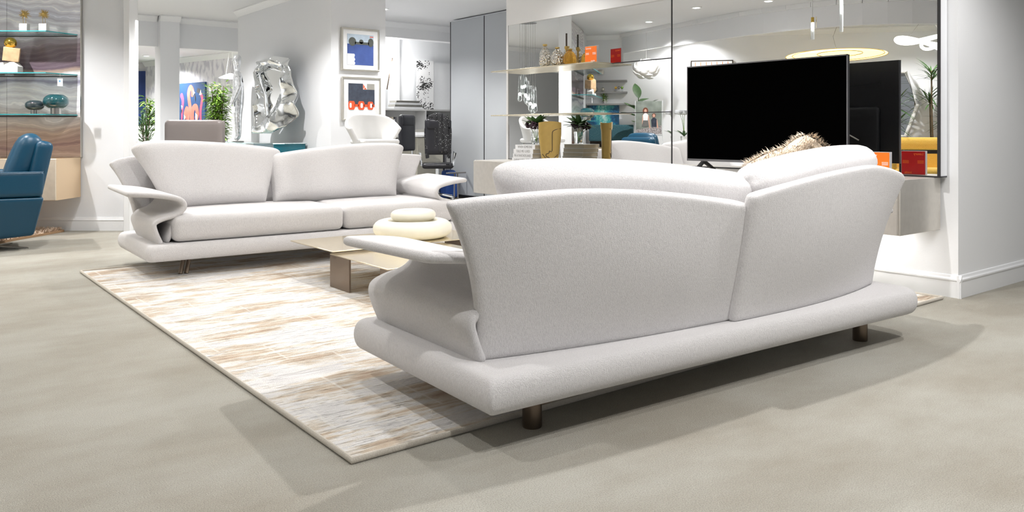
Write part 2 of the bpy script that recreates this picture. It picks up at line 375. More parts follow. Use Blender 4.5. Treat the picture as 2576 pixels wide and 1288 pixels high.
    def build(s, name, m, parent=None, smooth=True, bevel=0, sub=0, loc=None, rot=None, ang=40):
        bm = s.bm
        bmesh.ops.recalc_face_normals(bm, faces=bm.faces[:])
        me = bpy.data.meshes.new(name); bm.to_mesh(me); bm.free()
        o = bpy.data.objects.new(name, me); COL.objects.link(o)
        if m is not None: me.materials.append(m if not isinstance(m, str) else M[m])
        if parent is not None: o.parent = parent
        if loc is not None: o.location = loc
        if rot is not None: o.rotation_euler = rot
        if bevel:
            b = o.modifiers.new('bevel', 'BEVEL'); b.width = bevel; b.segments = 2; b.limit_method = 'ANGLE'; b.angle_limit = math.radians(35)
        if sub:
            b = o.modifiers.new('subdivision', 'SUBSURF'); b.levels = sub; b.render_levels = sub
        if smooth:
            for p in me.polygons: p.use_smooth = True
            if not sub: me.set_sharp_from_angle(angle=math.radians(ang))
        return o

def empty(name, loc=(0, 0, 0), rz=0):
    o = bpy.data.objects.new(name, None); COL.objects.link(o); o.location = loc; o.rotation_euler = (0, 0, rz)
    o.empty_display_size = 0.1; return o
def tag(o, label, cat, group=None, kind=None):
    o['label'] = label
    if cat: o['category'] = cat
    if group: o['group'] = group
    if kind: o['kind'] = kind
    return o
def thing(name, label, cat, loc=(0, 0, 0), rz=0, group=None): return tag(empty(name, loc, rz), label, cat, group)
def struct(mb, name, m, **kw):
    o = mb.build(name, m, **kw); o['kind'] = 'structure'; return o
def copy_tree(o, parent=None):
    c = o.copy(); COL.objects.link(c); c.parent = parent
    for ch in [k for k in bpy.data.objects if k.parent == o]: copy_tree(ch, c)
    return c
def lettering(txt, size, parent, loc, rot, m='ink', name='lettering', ext=0.0006, sx=1.0, align='LEFT'):
    cu = bpy.data.curves.new('txt', 'FONT'); cu.body = txt; cu.size = size; cu.extrude = ext; cu.align_x = align; cu.align_y = 'CENTER'
    t = bpy.data.objects.new('txt', cu); COL.objects.link(t)
    me = bpy.data.meshes.new_from_object(t.evaluated_get(bpy.context.evaluated_depsgraph_get()))
    bpy.data.objects.remove(t); me.materials.clear(); me.materials.append(M[m])
    o = bpy.data.objects.new(name, me); COL.objects.link(o); o.parent = parent; o.location = loc; o.rotation_euler = rot; o.scale = (sx, 1, 1)
    return o
def lerp(a, b, t): return a + (b - a) * t
def spline(pts, n):
    """Catmull-Rom through pts, n samples per span"""
    out = []; P = [Vector(p) for p in pts]
    for i in range(len(P) - 1):
        p0, p1, p2, p3 = P[max(0, i - 1)], P[i], P[i + 1], P[min(len(P) - 1, i + 2)]
        for k in range(n):
            t = k / n
            out.append(0.5 * ((2 * p1) + (p2 - p0) * t + (2 * p0 - 5 * p1 + 4 * p2 - p3) * t * t + (3 * p1 - p0 - 3 * p2 + p3) * t ** 3))
    out.append(P[-1]); return out
# ================================================================== THE ROOM
S = struct
S(MB().span((-16, -6, -0.1), (16, 27, 0)), 'floor', 'carpet', smooth=False)
S(MB().span((-16, -4, CEIL), (16, 27, CEIL + 0.1)), 'ceiling', 'ceil', smooth=False)
S(MB().span((5.62, 2.385, 0), (9, 7.1, CEIL)), 'wall_right', 'wallw', smooth=False)
S(MB().span((5.50, 2.46, 2.285), (5.62, 7.13, CEIL)).span((5.50, 7.1, 0.797), (5.62, 7.13, 2.285)), 'wall_right_soffit', 'wallw', smooth=False)
def abox(mb, r0, r1, d0, d1, z0, z1):
    x, y = alc((r0 + r1) / 2, (d0 + d1) / 2)
    return mb.box((x, y, (z0 + z1) / 2), (abs(r1 - r0), abs(d1 - d0), abs(z1 - z0)), -VIEW)
S(abox(MB(), -7.4, -4.28, 9.0, 9.09, 0, CEIL), 'wall_left', 'wall', smooth=False)
S(abox(MB(), -4.28, -4.215, 8.885, 9.09, 0, CEIL), 'trim_1', 'trim', bevel=0.004)
S(MB().span((-12, 19.0, 0), (3.4, 19.2, CEIL)), 'wall_back_left', 'wall', smooth=False)
S(abox(MB(), -7.4, -7.1, -1, 9.0, 0, CEIL), 'wall_far_left', 'wall', smooth=False)
S(MB().span((4.43, 9.33, 0), (5.2, 12.66, CEIL)), 'wall_centre', 'wall', smooth=False)
S(MB().span((-2, 14.0, 2.5), (6.5, 14.2, CEIL)), 'wall_back_header', 'wall', smooth=False)
S(MB().span((3.58, 13.85, 0), (3.88, 14.18, CEIL)), 'wall_back_column', 'wall', smooth=False)
S(MB().span((5.2, 12.2, 2.73), (9.2, 12.4, CEIL)), 'wall_office_header', 'wallw', smooth=False)
S(MB().span((5.25, 13.6, 0), (12, 13.8, CEIL)).span((7.55, 13.45, 0), (7.8, 13.6, CEIL)), 'wall_office', 'wallw', smooth=False)
a, b = Vector(alc(-9.9, 21.95)), Vector(alc(-4.4, 17.5)); c = (a + b) / 2; L = (b - a).length
S(MB().box((0, 0, CEIL / 2), (L, 0.15, CEIL)), 'wall_back', 'wallpaper', smooth=False, loc=(c.x, c.y, 0), rot=(0, 0, math.atan2(b.y - a.y, b.x - a.x)))
S(abox(MB(), -15, -8.8, 22.3, 22.5, 0, CEIL), 'wall_far_back', 'wallw', smooth=False)
S(MB().span((8.2, 6.9, 0), (12, 9.2, CEIL)), 'wall_wardrobe_side', 'wall', smooth=False)

def crown(name, p0, p1, out, h=0.095, w=0.08):
    """stepped moulding along p0-p1 under the ceiling, projecting towards out"""
    p0, p1, o = Vector((*p0, 0)), Vector((*p1, 0)), Vector((*out, 0)).normalized()
    mb = MB(); prof = [(0, 0), (w, 0), (w, 0.018), (w * 0.82, 0.03), (w * 0.5, h * 0.6), (w * 0.28, h * 0.85), (0.014, h), (0, h)]
    pts = [p0 + o * a + Vector((0, 0, CEIL - 0.001 - b)) for a, b in prof]
    mb.prism(pts, p1 - p0); return S(mb, name, 'trim', smooth=False)
crown('trim_2', (-2, 14.0), (3.56, 14.0), (0, -1)); crown('trim_3', (3.9, 14.0), (5.2, 14.0), (0, -1)); crown('trim_4', (3.57, 13.85), (3.89, 13.85), (0, -1))
crown('trim_5', (4.43, 12.66), (4.43, 9.25), (-1, 0)); crown('trim_6', (5.2, 12.2), (9.2, 12.2), (0, -1), 0.1, 0.07)
d_ = (b - a).normalized(); nrm = (d_.y, -d_.x)
off = Vector(nrm) * 0.075
crown('trim_7', tuple(a + off), tuple(b + off), nrm, 0.13, 0.1)
crown('trim_8', alc(-7.1, 9.0), alc(-7.1, 0), (CV, -SV)); crown('trim_9', alc(-15, 22.3), alc(-8.8, 22.3), (-SV, -CV), 0.14, 0.1)
def baseboard(name, p0, p1, out, h=0.15, t=0.018):
    p0, p1, o = Vector((*p0, 0)), Vector((*p1, 0)), Vector((*out, 0)).normalized()
    prof = [(0, 0), (t, 0), (t, h * 0.72), (t * 1.25, h * 0.76), (t * 1.25, h * 0.82), (t * 0.7, h * 0.88), (t * 0.45, h * 0.98), (0, h)]
    return S(MB().prism([p0 + o * a + Vector((0, 0, z)) for a, z in prof], p1 - p0), name, 'trim', smooth=False)
baseboard('baseboard_right', (5.62, 2.36), (5.62, 7.1), (-1, 0)); baseboard('baseboard_right_return', (5.597, 2.385), (9, 2.385), (0, -1))
baseboard('baseboard_left', alc(-7.1, 9.0), alc(-4.17, 9.0), (-SV, -CV)); baseboard('baseboard_centre', (4.43, 9.31), (4.43, 12.66), (-1, 0))
baseboard('baseboard_centre_return', (4.41, 9.33), (5.2, 9.33), (0, -1)); baseboard('baseboard_far_left', alc(-7.1, 0), alc(-7.1, 9.0), (CV, -SV))

# curved ceiling fascia over the left part of the showroom
prof = []
cx, cy = alc(-5.9, 4.9)
arc = [alc(-7.0 + 3.4 * math.sin(PI * t) , 8.3 - 7.8 * t) for t in [i / 24 for i in range(25)]]
mb = MB()
for (x0, y0), (x1, y1) in zip(arc, arc[1:]):
    n_ = Vector((y1 - y0, x0 - x1)).normalized() * 0.05
    mb.prism([(x0, y0, CEIL), (x1, y1, CEIL), (x1, y1, 2.62), (x0, y0, 2.62)], (n_.x, n_.y, 0))
S(mb, 'ceiling_fascia', 'wall', smooth=False)
mb = MB()
for (x0, y0), (x1, y1) in zip(arc, arc[1:]):
    n_ = Vector((y1 - y0, x0 - x1)).normalized() * -0.05
    mb.prism([(x0, y0, CEIL - 0.001), (x1, y1, CEIL - 0.001), (x1, y1, 2.93), (x0, y0, 2.93)], (n_.x, n_.y, 0))
S(mb, 'trim_10', 'trim', smooth=False)

# recessed downlights, one fixture per lamp
places = ['above the near sofa', 'above the left side of the streaked rug', 'above the low metal table', 'between the far sofa and the stone wall', 'above the shelves of the stone wall',
          'left of the far sofa', 'left of the streaked rug', 'above the carpet left of the near sofa', 'above the seat of the far sofa', 'behind the far sofa, near the shell chair',
          'before the left end of the console', 'before the television', 'before the shelf mirror', 'above the carpet near the camera', 'behind the near sofa, near the camera',
          'near the right-hand wall corner', 'before the office desk', 'above the office bookcase', 'before the grey wardrobe', 'before the crumpled mirror', 'beyond the back header', 'behind the stone wall',
          'behind the centre wall', 'above the flamingo painting', 'deep in the far back room', 'above the reflected petal lamp, added to brighten the left wall', 'above the far end of the reflected shelves, added to brighten the left wall', 'in the far back left room, added to brighten its wall',
          'beside the patterned wallpaper, added to brighten the far left room', 'far back beyond the stone wall, added to brighten the back wall', 'before the reflected wall picture, added to brighten the left wall', 'before the reflected yellow sofa, added to brighten the left wall']
for i, (x, y, p, c_) in enumerate(DOWNLIGHTS):
    t = thing('ceiling_downlight', 'round white recessed ceiling downlight ' + places[i], 'ceiling light', (x, y, CEIL), group='recessed ceiling downlights')
    MB().lathe([(0.045, 0), (0.085, 0), (0.085, -0.006), (0.062, -0.014), (0.045, -0.004)], seg=24).build('trim_ring', 'trim', t)
    MB().lathe([(0.001, -0.006), (0.055, -0.006), (0.055, -0.009), (0.001, -0.009)], seg=24).build('diffuser', 'lamp', t)

# ================================================================== RUG
t = thing('area_rug', 'large abstract cream and tan streaked rug with pale bound edge under both white sofas', 'rug', (3.36, 4.73, 0))
mb = MB(); bm = mb.bm
bmesh.ops.create_grid(bm, x_segments=60, y_segments=60, size=0.5, matrix=Matrix.Translation((0, 0, 0.012)) @ Matrix.Diagonal((4.24, 4.58, 1, 1)))
g = bmesh.ops.extrude_face_region(bm, geom=bm.faces[:])
for v in g['geom']:
    if isinstance(v, bmesh.types.BMVert): v.co.z = 0.001
mb.build('pile', 'rug', t, smooth=False)
w, h = 2.13, 2.30
MB().tube([(-w, -h, 0.012), (w, -h, 0.012), (w, h, 0.012), (-w, h, 0.012)], 0.0115, 10, closed=True).build('binding', 'binding', t)

# ================================================================== SOFA (local: front = -y, back = +y)
def panel_fn(s):
    xin = -0.05 if s > 0 else 0.06
    def fn(u, v):
        xo = s * (1.29 + (0.190 if s > 0 else 0.205) * v ** 2.1)
        x = xin + (xo - xin) * u
        ax = abs(x) / 1.5
        if s > 0: zt = 0.785 + 0.104 * math.sin(min(1, u * 1.45) * PI / 2) - 0.024 * max(0, u - 0.66) ** 1.4 / 0.34 ** 1.4
        else: zt = 0.835 + 0.10 * math.sin(min(1, u * 1.4) * PI / 2) - 0.07 * max(0, u - 0.66) ** 1.5 / 0.34 ** 1.5
        z = 0.262 + (zt - 0.262) * v
        yb = (0.40 if s > 0 else 0.455) - (0.085 if s > 0 else 0.15) * u ** 2.6
        if s > 0: yb -= 0.05 * max(0, 1 - u / 0.07) ** 2
        bow = 0.035 * math.sin(PI * min(1, max(0, u))) * math.sin(PI * v)
        y = yb + 0.11 * v ** 1.3 - 0.02 * u * v + bow
        ku, ki, kv = max(0, (u - 0.95) / 0.05), max(0, (0.05 - u) / 0.05), max(0, (v - 0.92) / 0.08)
        z -= (0.006 if s > 0 else 0.024) * ku ** 2 * kv + (0.022 if s > 0 else 0.003) * ki ** 2 * kv; x -= s * ((0.006 if s > 0 else 0.016) * kv ** 2 * ku - (0.018 if s > 0 else 0.002) * kv ** 2 * ki)
        return (x, y, z)
    return fn
def cushion_fn(s, xin, zin):
    def fn(u, v):
        if s > 0:   # u: inner -> outer
            xi = lerp(-0.20, xin, v); xo = lerp(1.00, 1.19, v ** 1.2)
            zt = zin + (0.993 - zin) * math.sin(min(1, u * 1.18) * PI / 2) - 0.012 * max(0, u - 0.8) / 0.2
        else:
            xi = lerp(-0.27, xin, v); xo = lerp(-1.10, -1.36, v ** 1.1)
            zt = zin + (1.025 - zin) * math.sin(min(1, u * 1.25) * PI / 2) - 0.03 * max(0, u - 0.88) / 0.12
        x = lerp(xi, xo, u) + 0.02 * math.sin(PI * v) * (1 if s * (u - 0.5) < 0 else -1) * abs(2 * u - 1) ** 3
        z = lerp(0.47, zt, v)
        ku, ki, kv = max(0, (u - 0.92) / 0.08), max(0, (0.08 - u) / 0.08), max(0, (v - 0.86) / 0.14)
        z -= 0.035 * (ku ** 2 + ki ** 2) * kv; x -= s * 0.035 * kv ** 2 * (ku - ki)
        y = 0.13 + (0.17 if s > 0 else 0.225) * v ** 0.9 - 0.05 * u ** 4
        return (x, y, z)
    return fn
def cush_half(u, v):
    f = (1 - abs(2 * u - 1) ** 7) ** 0.5 * (1 - abs(2 * v - 1) ** 5) ** 0.5
    return 0.026 + 0.094 * f
def arm_fn(s):
    pr = spline([(1.275, 0, 0.262), (1.312, 0, 0.35), (1.322, 0, 0.418), (1.26, 0, 0.452), (1.16, 0, 0.478), (1.105, 0, 0.535), (1.145, 0, 0.592), (1.30, 0, 0.624), (1.50, 0, 0.640)], 6)
    n = len(pr) - 1
    def fn(u, v):
        f = v * n; i = min(n - 1, int(f)); q = pr[i].lerp(pr[i + 1], f - i)
        yb_ = 0.36 if s > 0 else 0.25
        y = lerp(-0.50, yb_, u)
        # the flap rounds off at the front outer tip
        yy = y
        if v > 0.6:
            k = (v - 0.6) / 0.4; yy = lerp(-0.50 + 0.09 * k ** 2, lerp(yb_, 0.34, k), u)
        x = q.x + (0.06 * u if 0.30 < v < 0.75 else 0) * math.sin(PI * (v - 0.30) / 0.45 if 0.30 < v < 0.75 else 0)
        z = q.z + 0.02 * u * max(0, v - 0.6) / 0.4
        return (s * x, yy, z)
    return fn
def make_sofa(label, loc, rz, inner, group=None):
    t = thing('sofa', label, 'sofa', loc, rz, group)
    # base slab: bullnosed edge, crisp upright corners at the rear left, softer elsewhere
    def outline(ins):
        pts = []
        for cx_, cy_, rr, a0 in ((1, 1, 0.016, 0), (-1, 1, 0.11, 1), (-1, -1, 0.05, 2), (1, -1, 0.06, 3)):
            r_ = max(0.004, rr - ins * 0.2)
            for k in range(9):
                a_ = (a0 + k / 8) * PI / 2
                pts.append((cx_ * (1.395 - ins - r_) + r_ * math.cos(a_), cy_ * (0.565 - ins - r_) + r_ * math.sin(a_)))
        return pts
    mb = MB(); rings = []
    for k in range(13):
        a_ = PI * (k / 12 - 0.5); zz = 0.204 + 0.064 * math.sin(a_); ins = 0.040 * (1 - math.cos(a_) ** 0.8)
        rings.append([mb.bm.verts.new((x, y, zz)) for x, y in outline(ins)])
    n_ = len(rings[0])
    for A_, B_ in zip(rings, rings[1:]):
        for k in range(n_): mb.bm.faces.new((A_[k], A_[(k + 1) % n_], B_[(k + 1) % n_], B_[k]))
    mb.bm.faces.new(rings[0][::-1]); mb.bm.faces.new(rings[-1])
    mb.build('base', 'boucle', t, ang=50)
    for s, cx, wd_ in ((-1, -0.51, 1.38), (1, 0.73, 1.09)):
        MB().soft((cx, -0.10, 0.374), (wd_, 0.86, 0.204), 0.058, n=16, puff=(0.0, 0.01, 0.014)).build('seat_cushion', 'boucle', t)
    for s in (-1, 1):
        MB().pad(panel_fn(s), lambda u, v: 0.024 + (0.026 if s > 0 else 0.004) * (1 - u) ** 0.7 + 0.006 * math.sin(PI * v), 30, 16).build('back_panel', 'boucle', t, sub=2)
        MB().pad(cushion_fn(s, *inner[s]), cush_half, 26, 18).build('back_cushion', 'boucle', t, sub=1)
        ar = MB().pad(arm_fn(s), lambda u, v: 0.021, 14, 40).build('armrest', 'boucle', t, sub=1)
        # closing wall below the flap, towards the seat
        MB().pad(lambda u, v: (s * lerp(1.225, 1.15, v), lerp(-0.47, 0.24, u), lerp(0.262, 0.50, v)), lambda u, v: 0.02, 8, 5).build('arm_lining', 'boucle', t, sub=1)
    for x in (-1.08, 1.08):
        MB().lathe([(0.036, 0.0), (0.038, 0.004), (0.036, 0.145)], (x, 0.38, 0), 24).build('leg', 'bronze', t)
        lg = MB()
        lg.tube([(x - 0.035, -0.38, 0.0125), (x + 0.005, -0.33, 0.145)], 0.016, 12).tube([(x + 0.010, -0.38, 0.0125), (x + 0.05, -0.33, 0.145)], 0.016, 12)
        lg.build('leg', 'bronze', t)
    return t
near_sofa = make_sofa('white boucle two-seat sofa seen from behind, nearest the camera', (3.015, 2.655, 0), math.radians(177.2), {1: (-0.33, 0.89), -1: (-0.17, 0.915)})
far_sofa = make_sofa('white boucle two-seat sofa facing us beyond the low metal table', (2.93, 6.78, 0.0), math.radians(-1.5), {1: (-0.24, 0.885), -1: (-0.03, 0.94)})

# sheepskin cushion on the near sofa
t = thing('sheepskin_cushion', 'long-haired cream sheepskin cushion on the near sofa, in front of the television', 'cushion', (4.06, 2.73, 0.485), math.radians(-3))
prof_pts = []
def sk_fn(u, v):
    x = lerp(-0.36, 0.34, u); zt = 0.50 + 0.10 * math.exp(-((u - 0.74) / 0.20) ** 2) + 0.03 * math.exp(-((u - 0.35) / 0.2) ** 2) - 0.06 * (1 - u) ** 2
    return (x, 0.02 - 0.12 * v, lerp(0.03, zt, v))
def sk_half(u, v): return 0.02 + 0.07 * ((1 - abs(2 * u - 1) ** 3) * (1 - abs(2 * v - 1) ** 3)) ** 0.5
MB().pad(sk_fn, sk_half, 16, 12).build('pad', 'fur', t, sub=1)
mb = MB(); rnd = random.Random(3)
for i in range(11000):
    u, v = rnd.random(), rnd.random() ** 0.6
    p = Vector(sk_fn(u, v)); hh = sk_half(u, v); sgn = 1 if rnd.random() < 0.5 else -1
    p.y += sgn * hh * 0.9
    n_ = Vector(((u - 0.5) * 0.7, sgn * 0.8, 0.15 + 0.9 * (v > 0.85)))
    if v > 0.9: p.z += 0.01
    d = (n_ + Vector((rnd.gauss(0, .35), rnd.gauss(0, .3), rnd.gauss(-.1, .35)))).normalized()
    L = rnd.uniform(0.014, 0.038); w_ = rnd.uniform(0.0018, 0.004)
    side = d.cross(Vector((0, 0, 1))); side = side.normalized() * w_ if side.length > 0.01 else Vector((w_, 0, 0))
    prev = None; pos = p; ph = rnd.uniform(0, 6)
    for k in range(4):
        ww = side * (1 - k / 3.2)
        a_, b_ = mb.bm.verts.new(pos + ww), mb.bm.verts.new(pos - ww)
        if prev: mb.bm.faces.new((prev[0], a_, b_, prev[1]))
        prev = (a_, b_); d = (d + Vector((0.35 * math.sin(ph + k * 2.2), 0, -0.28))).normalized(); pos = pos + d * L / 3
mb.build('fleece', 'fur', t)['kind'] = 'stuff'

# ================================================================== COFFEE TABLE
t = thing('coffee_table', 'low champagne metal coffee table with overlapping tops and bronze panel legs', 'coffee table', (2.47, 4.42, 0))
MB().span((0, 0.76, 0.262), (1.35, 1.49, 0.270)).build('upper_top', 'champ', t, bevel=0.002)
MB().span((0.01, 0, 0.240), (0.95, 0.82, 0.248)).build('lower_top', 'champ', t, bevel=0.002)
for x, y0, y1, zt in ((0.02, 0.545, 0.84, 0.239), (0.12, 0.06, 0.30, 0.239), (1.25, 0.90, 1.25, 0.261)):
    MB().span((x, y0, 0.013), (x + 0.014, y1, zt)).build('leg', 'bronze', t, bevel=0.002)
# stacked ring sculpture
t = thing('ring_sculpture', 'cream ceramic sculpture of two stacked rings on the coffee table', 'sculpture', (3.30, 5.52, 0.270))
def torus(mb, c, R, r, sz=1.0, tilt=0.0, n=56, k=18, wob=0.0):
    rings = []
    for i in range(n):
        a = 2 * PI * i / n; cd = Vector((math.cos(a), math.sin(a), 0)); row = []
        for j in range(k):
            b_ = 2 * PI * j / k
            p = cd * (R + wob * math.sin(2 * a + 1) + r * math.cos(b_)) + Vector((0, 0, r * sz * math.sin(b_) + tilt * math.cos(a)))
            row.append(mb.bm.verts.new(Vector(c) + p))
        rings.append(row)
    for i in range(n):
        for j in range(k):
            mb.bm.faces.new((rings[i][j], rings[(i + 1) % n][j], rings[(i + 1) % n][(j + 1) % k], rings[i][(j + 1) % k]))
    return mb
torus(MB(), (0.02, 0, 0.070), 0.232, 0.080, 0.85).build('lower_ring', 'cream', t, loc=(0, 0, 0))
torus(MB(), (0.05, 0.04, 0.168), 0.128, 0.052, 0.80, wob=0.01).build('upper_ring', 'cream', t)

# ================================================================== MIRROR WALL, SHELVES, CONSOLE
t = thing('wall_mirror', 'tall black-edged wall mirror behind the television', 'mirror', (5.52, 3.61, 0))
MB().span((0, -1.14, 0.805), (0.09, 1.14, 2.283)).build('mirror_glass', 'mirror', t, smooth=False)
MB().span((0.001, -1.157, 0.797), (0.09, -1.142, 2.285)).build('side_return', 'wall', t, smooth=False)
MB().span((-0.012, -1.158, 0.797), (0.0, -1.14, 2.285)).span((-0.008, -1.158, 0.797), (0.09, 1.145, 0.807)).span((-0.004, 1.14, 0.797), (0.09, 1.150, 2.285)).build('frame', 'black', t, smooth=False)
t = thing('shelf_mirror', 'three-part wall mirror behind the two metal shelves', 'mirror', (5.52, 5.93, 0), 0.0125)
MB().span((0, -1.175, 0.80), (0.07, 1.165, 2.283)).build('mirror_glass', 'mirror', t, smooth=False)
MB().span((-0.004, -1.17, 1.753), (0.01, -0.42, 1.762)).span((-0.004, -1.17, 1.276), (0.01, -0.42, 1.283)).span((-0.004, -1.17, 0.797), (0.01, 1.165, 0.803)).build('seam_strip', 'black', t, smooth=False)
for z, w in ((1.757, 'upper'), (1.279, 'lower')):
    s_ = MB().span((5.262, 5.49, z - 0.006), (5.515, 7.10, z + 0.006)).build('wall_shelf', 'champ', bevel=0.0015)
    tag(s_, 'thin champagne metal shelf on the mirror, the %s of the two' % w, 'shelf')
t = thing('wall_console', 'long wall-hung console cabinet with pale metal-finish body under the mirrors', 'cabinet', (5.03, 2.49, 0.444))
MB().span((0.02, 0, 0), (0.572, 4.62, 0.353)).build('body', 'champf', t, bevel=0.003)
for k in range(4):
    MB().span((0, 0.012 + k * 1.151, 0.004), (0.019, 1.157 + k * 1.151, 0.347)).build('door', 'champf', t, bevel=0.002)
MB().span((0.45, 0.2, -0.008), (0.47, 4.4, -0.0005)).build('light_strip', 'lampsoft', t, smooth=False)
l = bpy.data.lights.new('console_strip_lamp', 'AREA'); l.shape = 'RECTANGLE'; l.size = 0.04; l.size_y = 4.2; l.energy = 9
o = bpy.data.objects.new('console_strip_lamp', l); COL.objects.link(o); o.location = (5.46, 4.79, 0.432)

# television
t = thing('television', 'large flat television with a black screen standing on the console', 'television', (5.15, 3.588, 0.797), math.radians(0))
hw = 0.69
MB().span((0.004, -hw, 0.072), (0.03, hw, 0.83)).build('housing', 'tvback', t, bevel=0.003)
MB().span((0.0005, -hw + 0.008, 0.088), (0.005, hw - 0.008, 0.822)).build('screen', 'screen', t, smooth=False)
MB().span((0, -hw, 0.071), (0.006, hw, 0.0885)).span((0, -hw, 0.0885), (0.006, -hw + 0.0075, 0.831)).span((0, hw - 0.0075, 0.0885), (0.006, hw, 0.831)).span((0, -hw, 0.8225), (0.006, hw, 0.831)).build('bezel', 'bezel', t, smooth=False)
MB().soft((0.05, 0, 0.30), (0.05, 1.1, 0.38), 0.02, n=6).span((0.03, -0.55, 0.66), (0.037, 0.1, 0.675)).build('rear_housing', 'tvback', t)
for y in (-0.42, 0.53):
    MB().prism([(-0.105, y - 0.012, 0.001), (-0.06, y - 0.012, 0.001), (0.0, y - 0.012, 0.048), (0.03, y - 0.012, 0.048), (0.12, y - 0.012, 0.001), (0.165, y - 0.012, 0.001), (0.035, y - 0.012, 0.073), (-0.005, y - 0.012, 0.073)], (0, 0.024, 0)).build('foot', 'black', t, bevel=0.002)
MB().tube([(0.032, -0.42, 0.235), (0.088, -0.415, 0.24), (0.088, 0.05, 0.49), (0.032, 0.06, 0.50)], 0.006, 6).build('power_cable', 'steel', t)

# acrylic advertising blocks: orange front, red back
def ad_block(label, loc, rz, w, h):
    t = thing('display_block', label, 'display block', loc, rz)
    MB().span((0, -w / 2, 0.001), (0.026, w / 2, h)).build('acrylic_block', 'acrylic', t, bevel=0.002)
    a = MB().span((-0.0025, -w / 2 + 0.004, 0.004), (-0.0008, w / 2 - 0.004, h - 0.004)).build('front_print', 'orange', t, smooth=False); a['label'] = 'orange printed front'
    b = MB().span((0.0268, -w / 2 + 0.004, 0.004), (0.0285, w / 2 - 0.004, h - 0.004)).build('back_print', 'red', t, smooth=False); b['label'] = 'red printed back'
    R0 = (PI / 2, 0, -PI / 2); R1 = (PI / 2, 0, PI / 2)
    for par, xx, R, sg, ink in ((a, -0.003, R0, 1, 'matwhite'), (b, 0.029, R1, -1, 'orange')):
        lettering('Luxury', 0.024, par, (xx, sg * (w / 2 - 0.014), h - 0.022), R, ink)
        lettering('inside', 0.022, par, (xx, -sg * (w / 2 - 0.075), 0.016), R, ink)
        for k, (q0, q1) in enumerate(((0.012, 0.055), (w - 0.055, w - 0.012))):
            for j in range(3):
                MB().span((xx - 0.0003, sg * (w / 2 - q0), h * 0.58 - j * 0.008), (xx + 0.0003, sg * (w / 2 - q1), h * 0.58 - j * 0.008 + 0.003)).build('printed_line', ink, par, smooth=False)
    return t
ad_block('small acrylic block with orange front and red back on the upper metal shelf', (5.34, 5.60, 1.763), math.radians(4), 0.155, 0.158)
ad_block('small acrylic block with orange front and red back on the right end of the console', (5.26, 2.745, 0.797), math.radians(-2), 0.17, 0.17)

# crackled glass jugs on the upper shelf
def jug(name, label, loc, r, h, m, neck=0.018):
    t = thing(name, label, 'jug', loc)
    MB().lathe([(r * 0.55, 0.0), (r * 0.95, h * 0.12), (r, h * 0.35), (r * 0.9, h * 0.6), (r * 0.5, h * 0.82), (neck, h * 0.88), (neck, h * 0.92)], seg=24).build('body', m, t)
    MB().lathe([(neck * 1.05, h * 0.92), (neck * 1.3, h * 0.94), (neck * 1.3, h), (neck * 0.4, h)], seg=18).build('neck', 'goldv', t)
    return t
jug('glass_jug', 'tall clear crackled glass jug at the left on the upper metal shelf', (5.36, 6.30, 1.763), 0.062, 0.235, 'crackle')
jug('glass_jug', 'round crackled glass jug second from the left on the upper metal shelf', (5.37, 6.12, 1.763), 0.072, 0.19, 'crackle')
j = jug('glass_jug', 'squat amber glass jug nearest the orange block on the upper metal shelf', (5.40, 5.965, 1.763), 0.07, 0.165, 'amber', 0.02)
t = thing('candle_holder', 'slim dark stick in a gold cup between the glass jugs', 'candle holder', (5.44, 6.06, 1.763))
MB().lathe([(0.025, 0), (0.025, 0.006), (0.008, 0.012), (0.008, 0.16), (0.020, 0.175), (0.020, 0.20), (0.01, 0.20)], seg=16).build('stem', 'goldv', t)
MB().tube([(0, 0, 0.201), (0, 0, 0.33)], 0.009, 10).build('stick', 'darkwood', t)

# stack of four slogan books
for k, (txt, dy, dx) in enumerate((('I NEARLY FELL OFF', 0.0, 0.0), ('IN A FANTASYLAND', -0.012, 0.004), ('TOLD ME I LIVED', -0.02, 0.004), ('WHEN SOMEONE', -0.04, 0.012))):
    z = 0.7975 + k * 0.0438
    t = thing('book', 'white hardback in the stack on the console, its spine reading %s' % txt, 'book', (5.06 + dx, 6.31 + dy, z), group='white slogan books stacked on the console')
    MB().span((0.0, -0.155, 0.0), (0.225, 0.155, 0.003)).span((0, -0.155, 0.0395), (0.225, 0.155, 0.0425)).span((0, -0.155, 0.003), (0.004, 0.155, 0.0395)).build('cover', 'matwhite', t, smooth=False)
    MB().span((0.0045, -0.149, 0.0033), (0.219, 0.149, 0.0392)).build('pages', 'paper', t, smooth=False)
    lettering(txt, 0.036, t, (-0.001, 0.0, 0.021), (PI / 2, 0, -PI / 2), 'greyink', align='CENTER', sx=0.80)

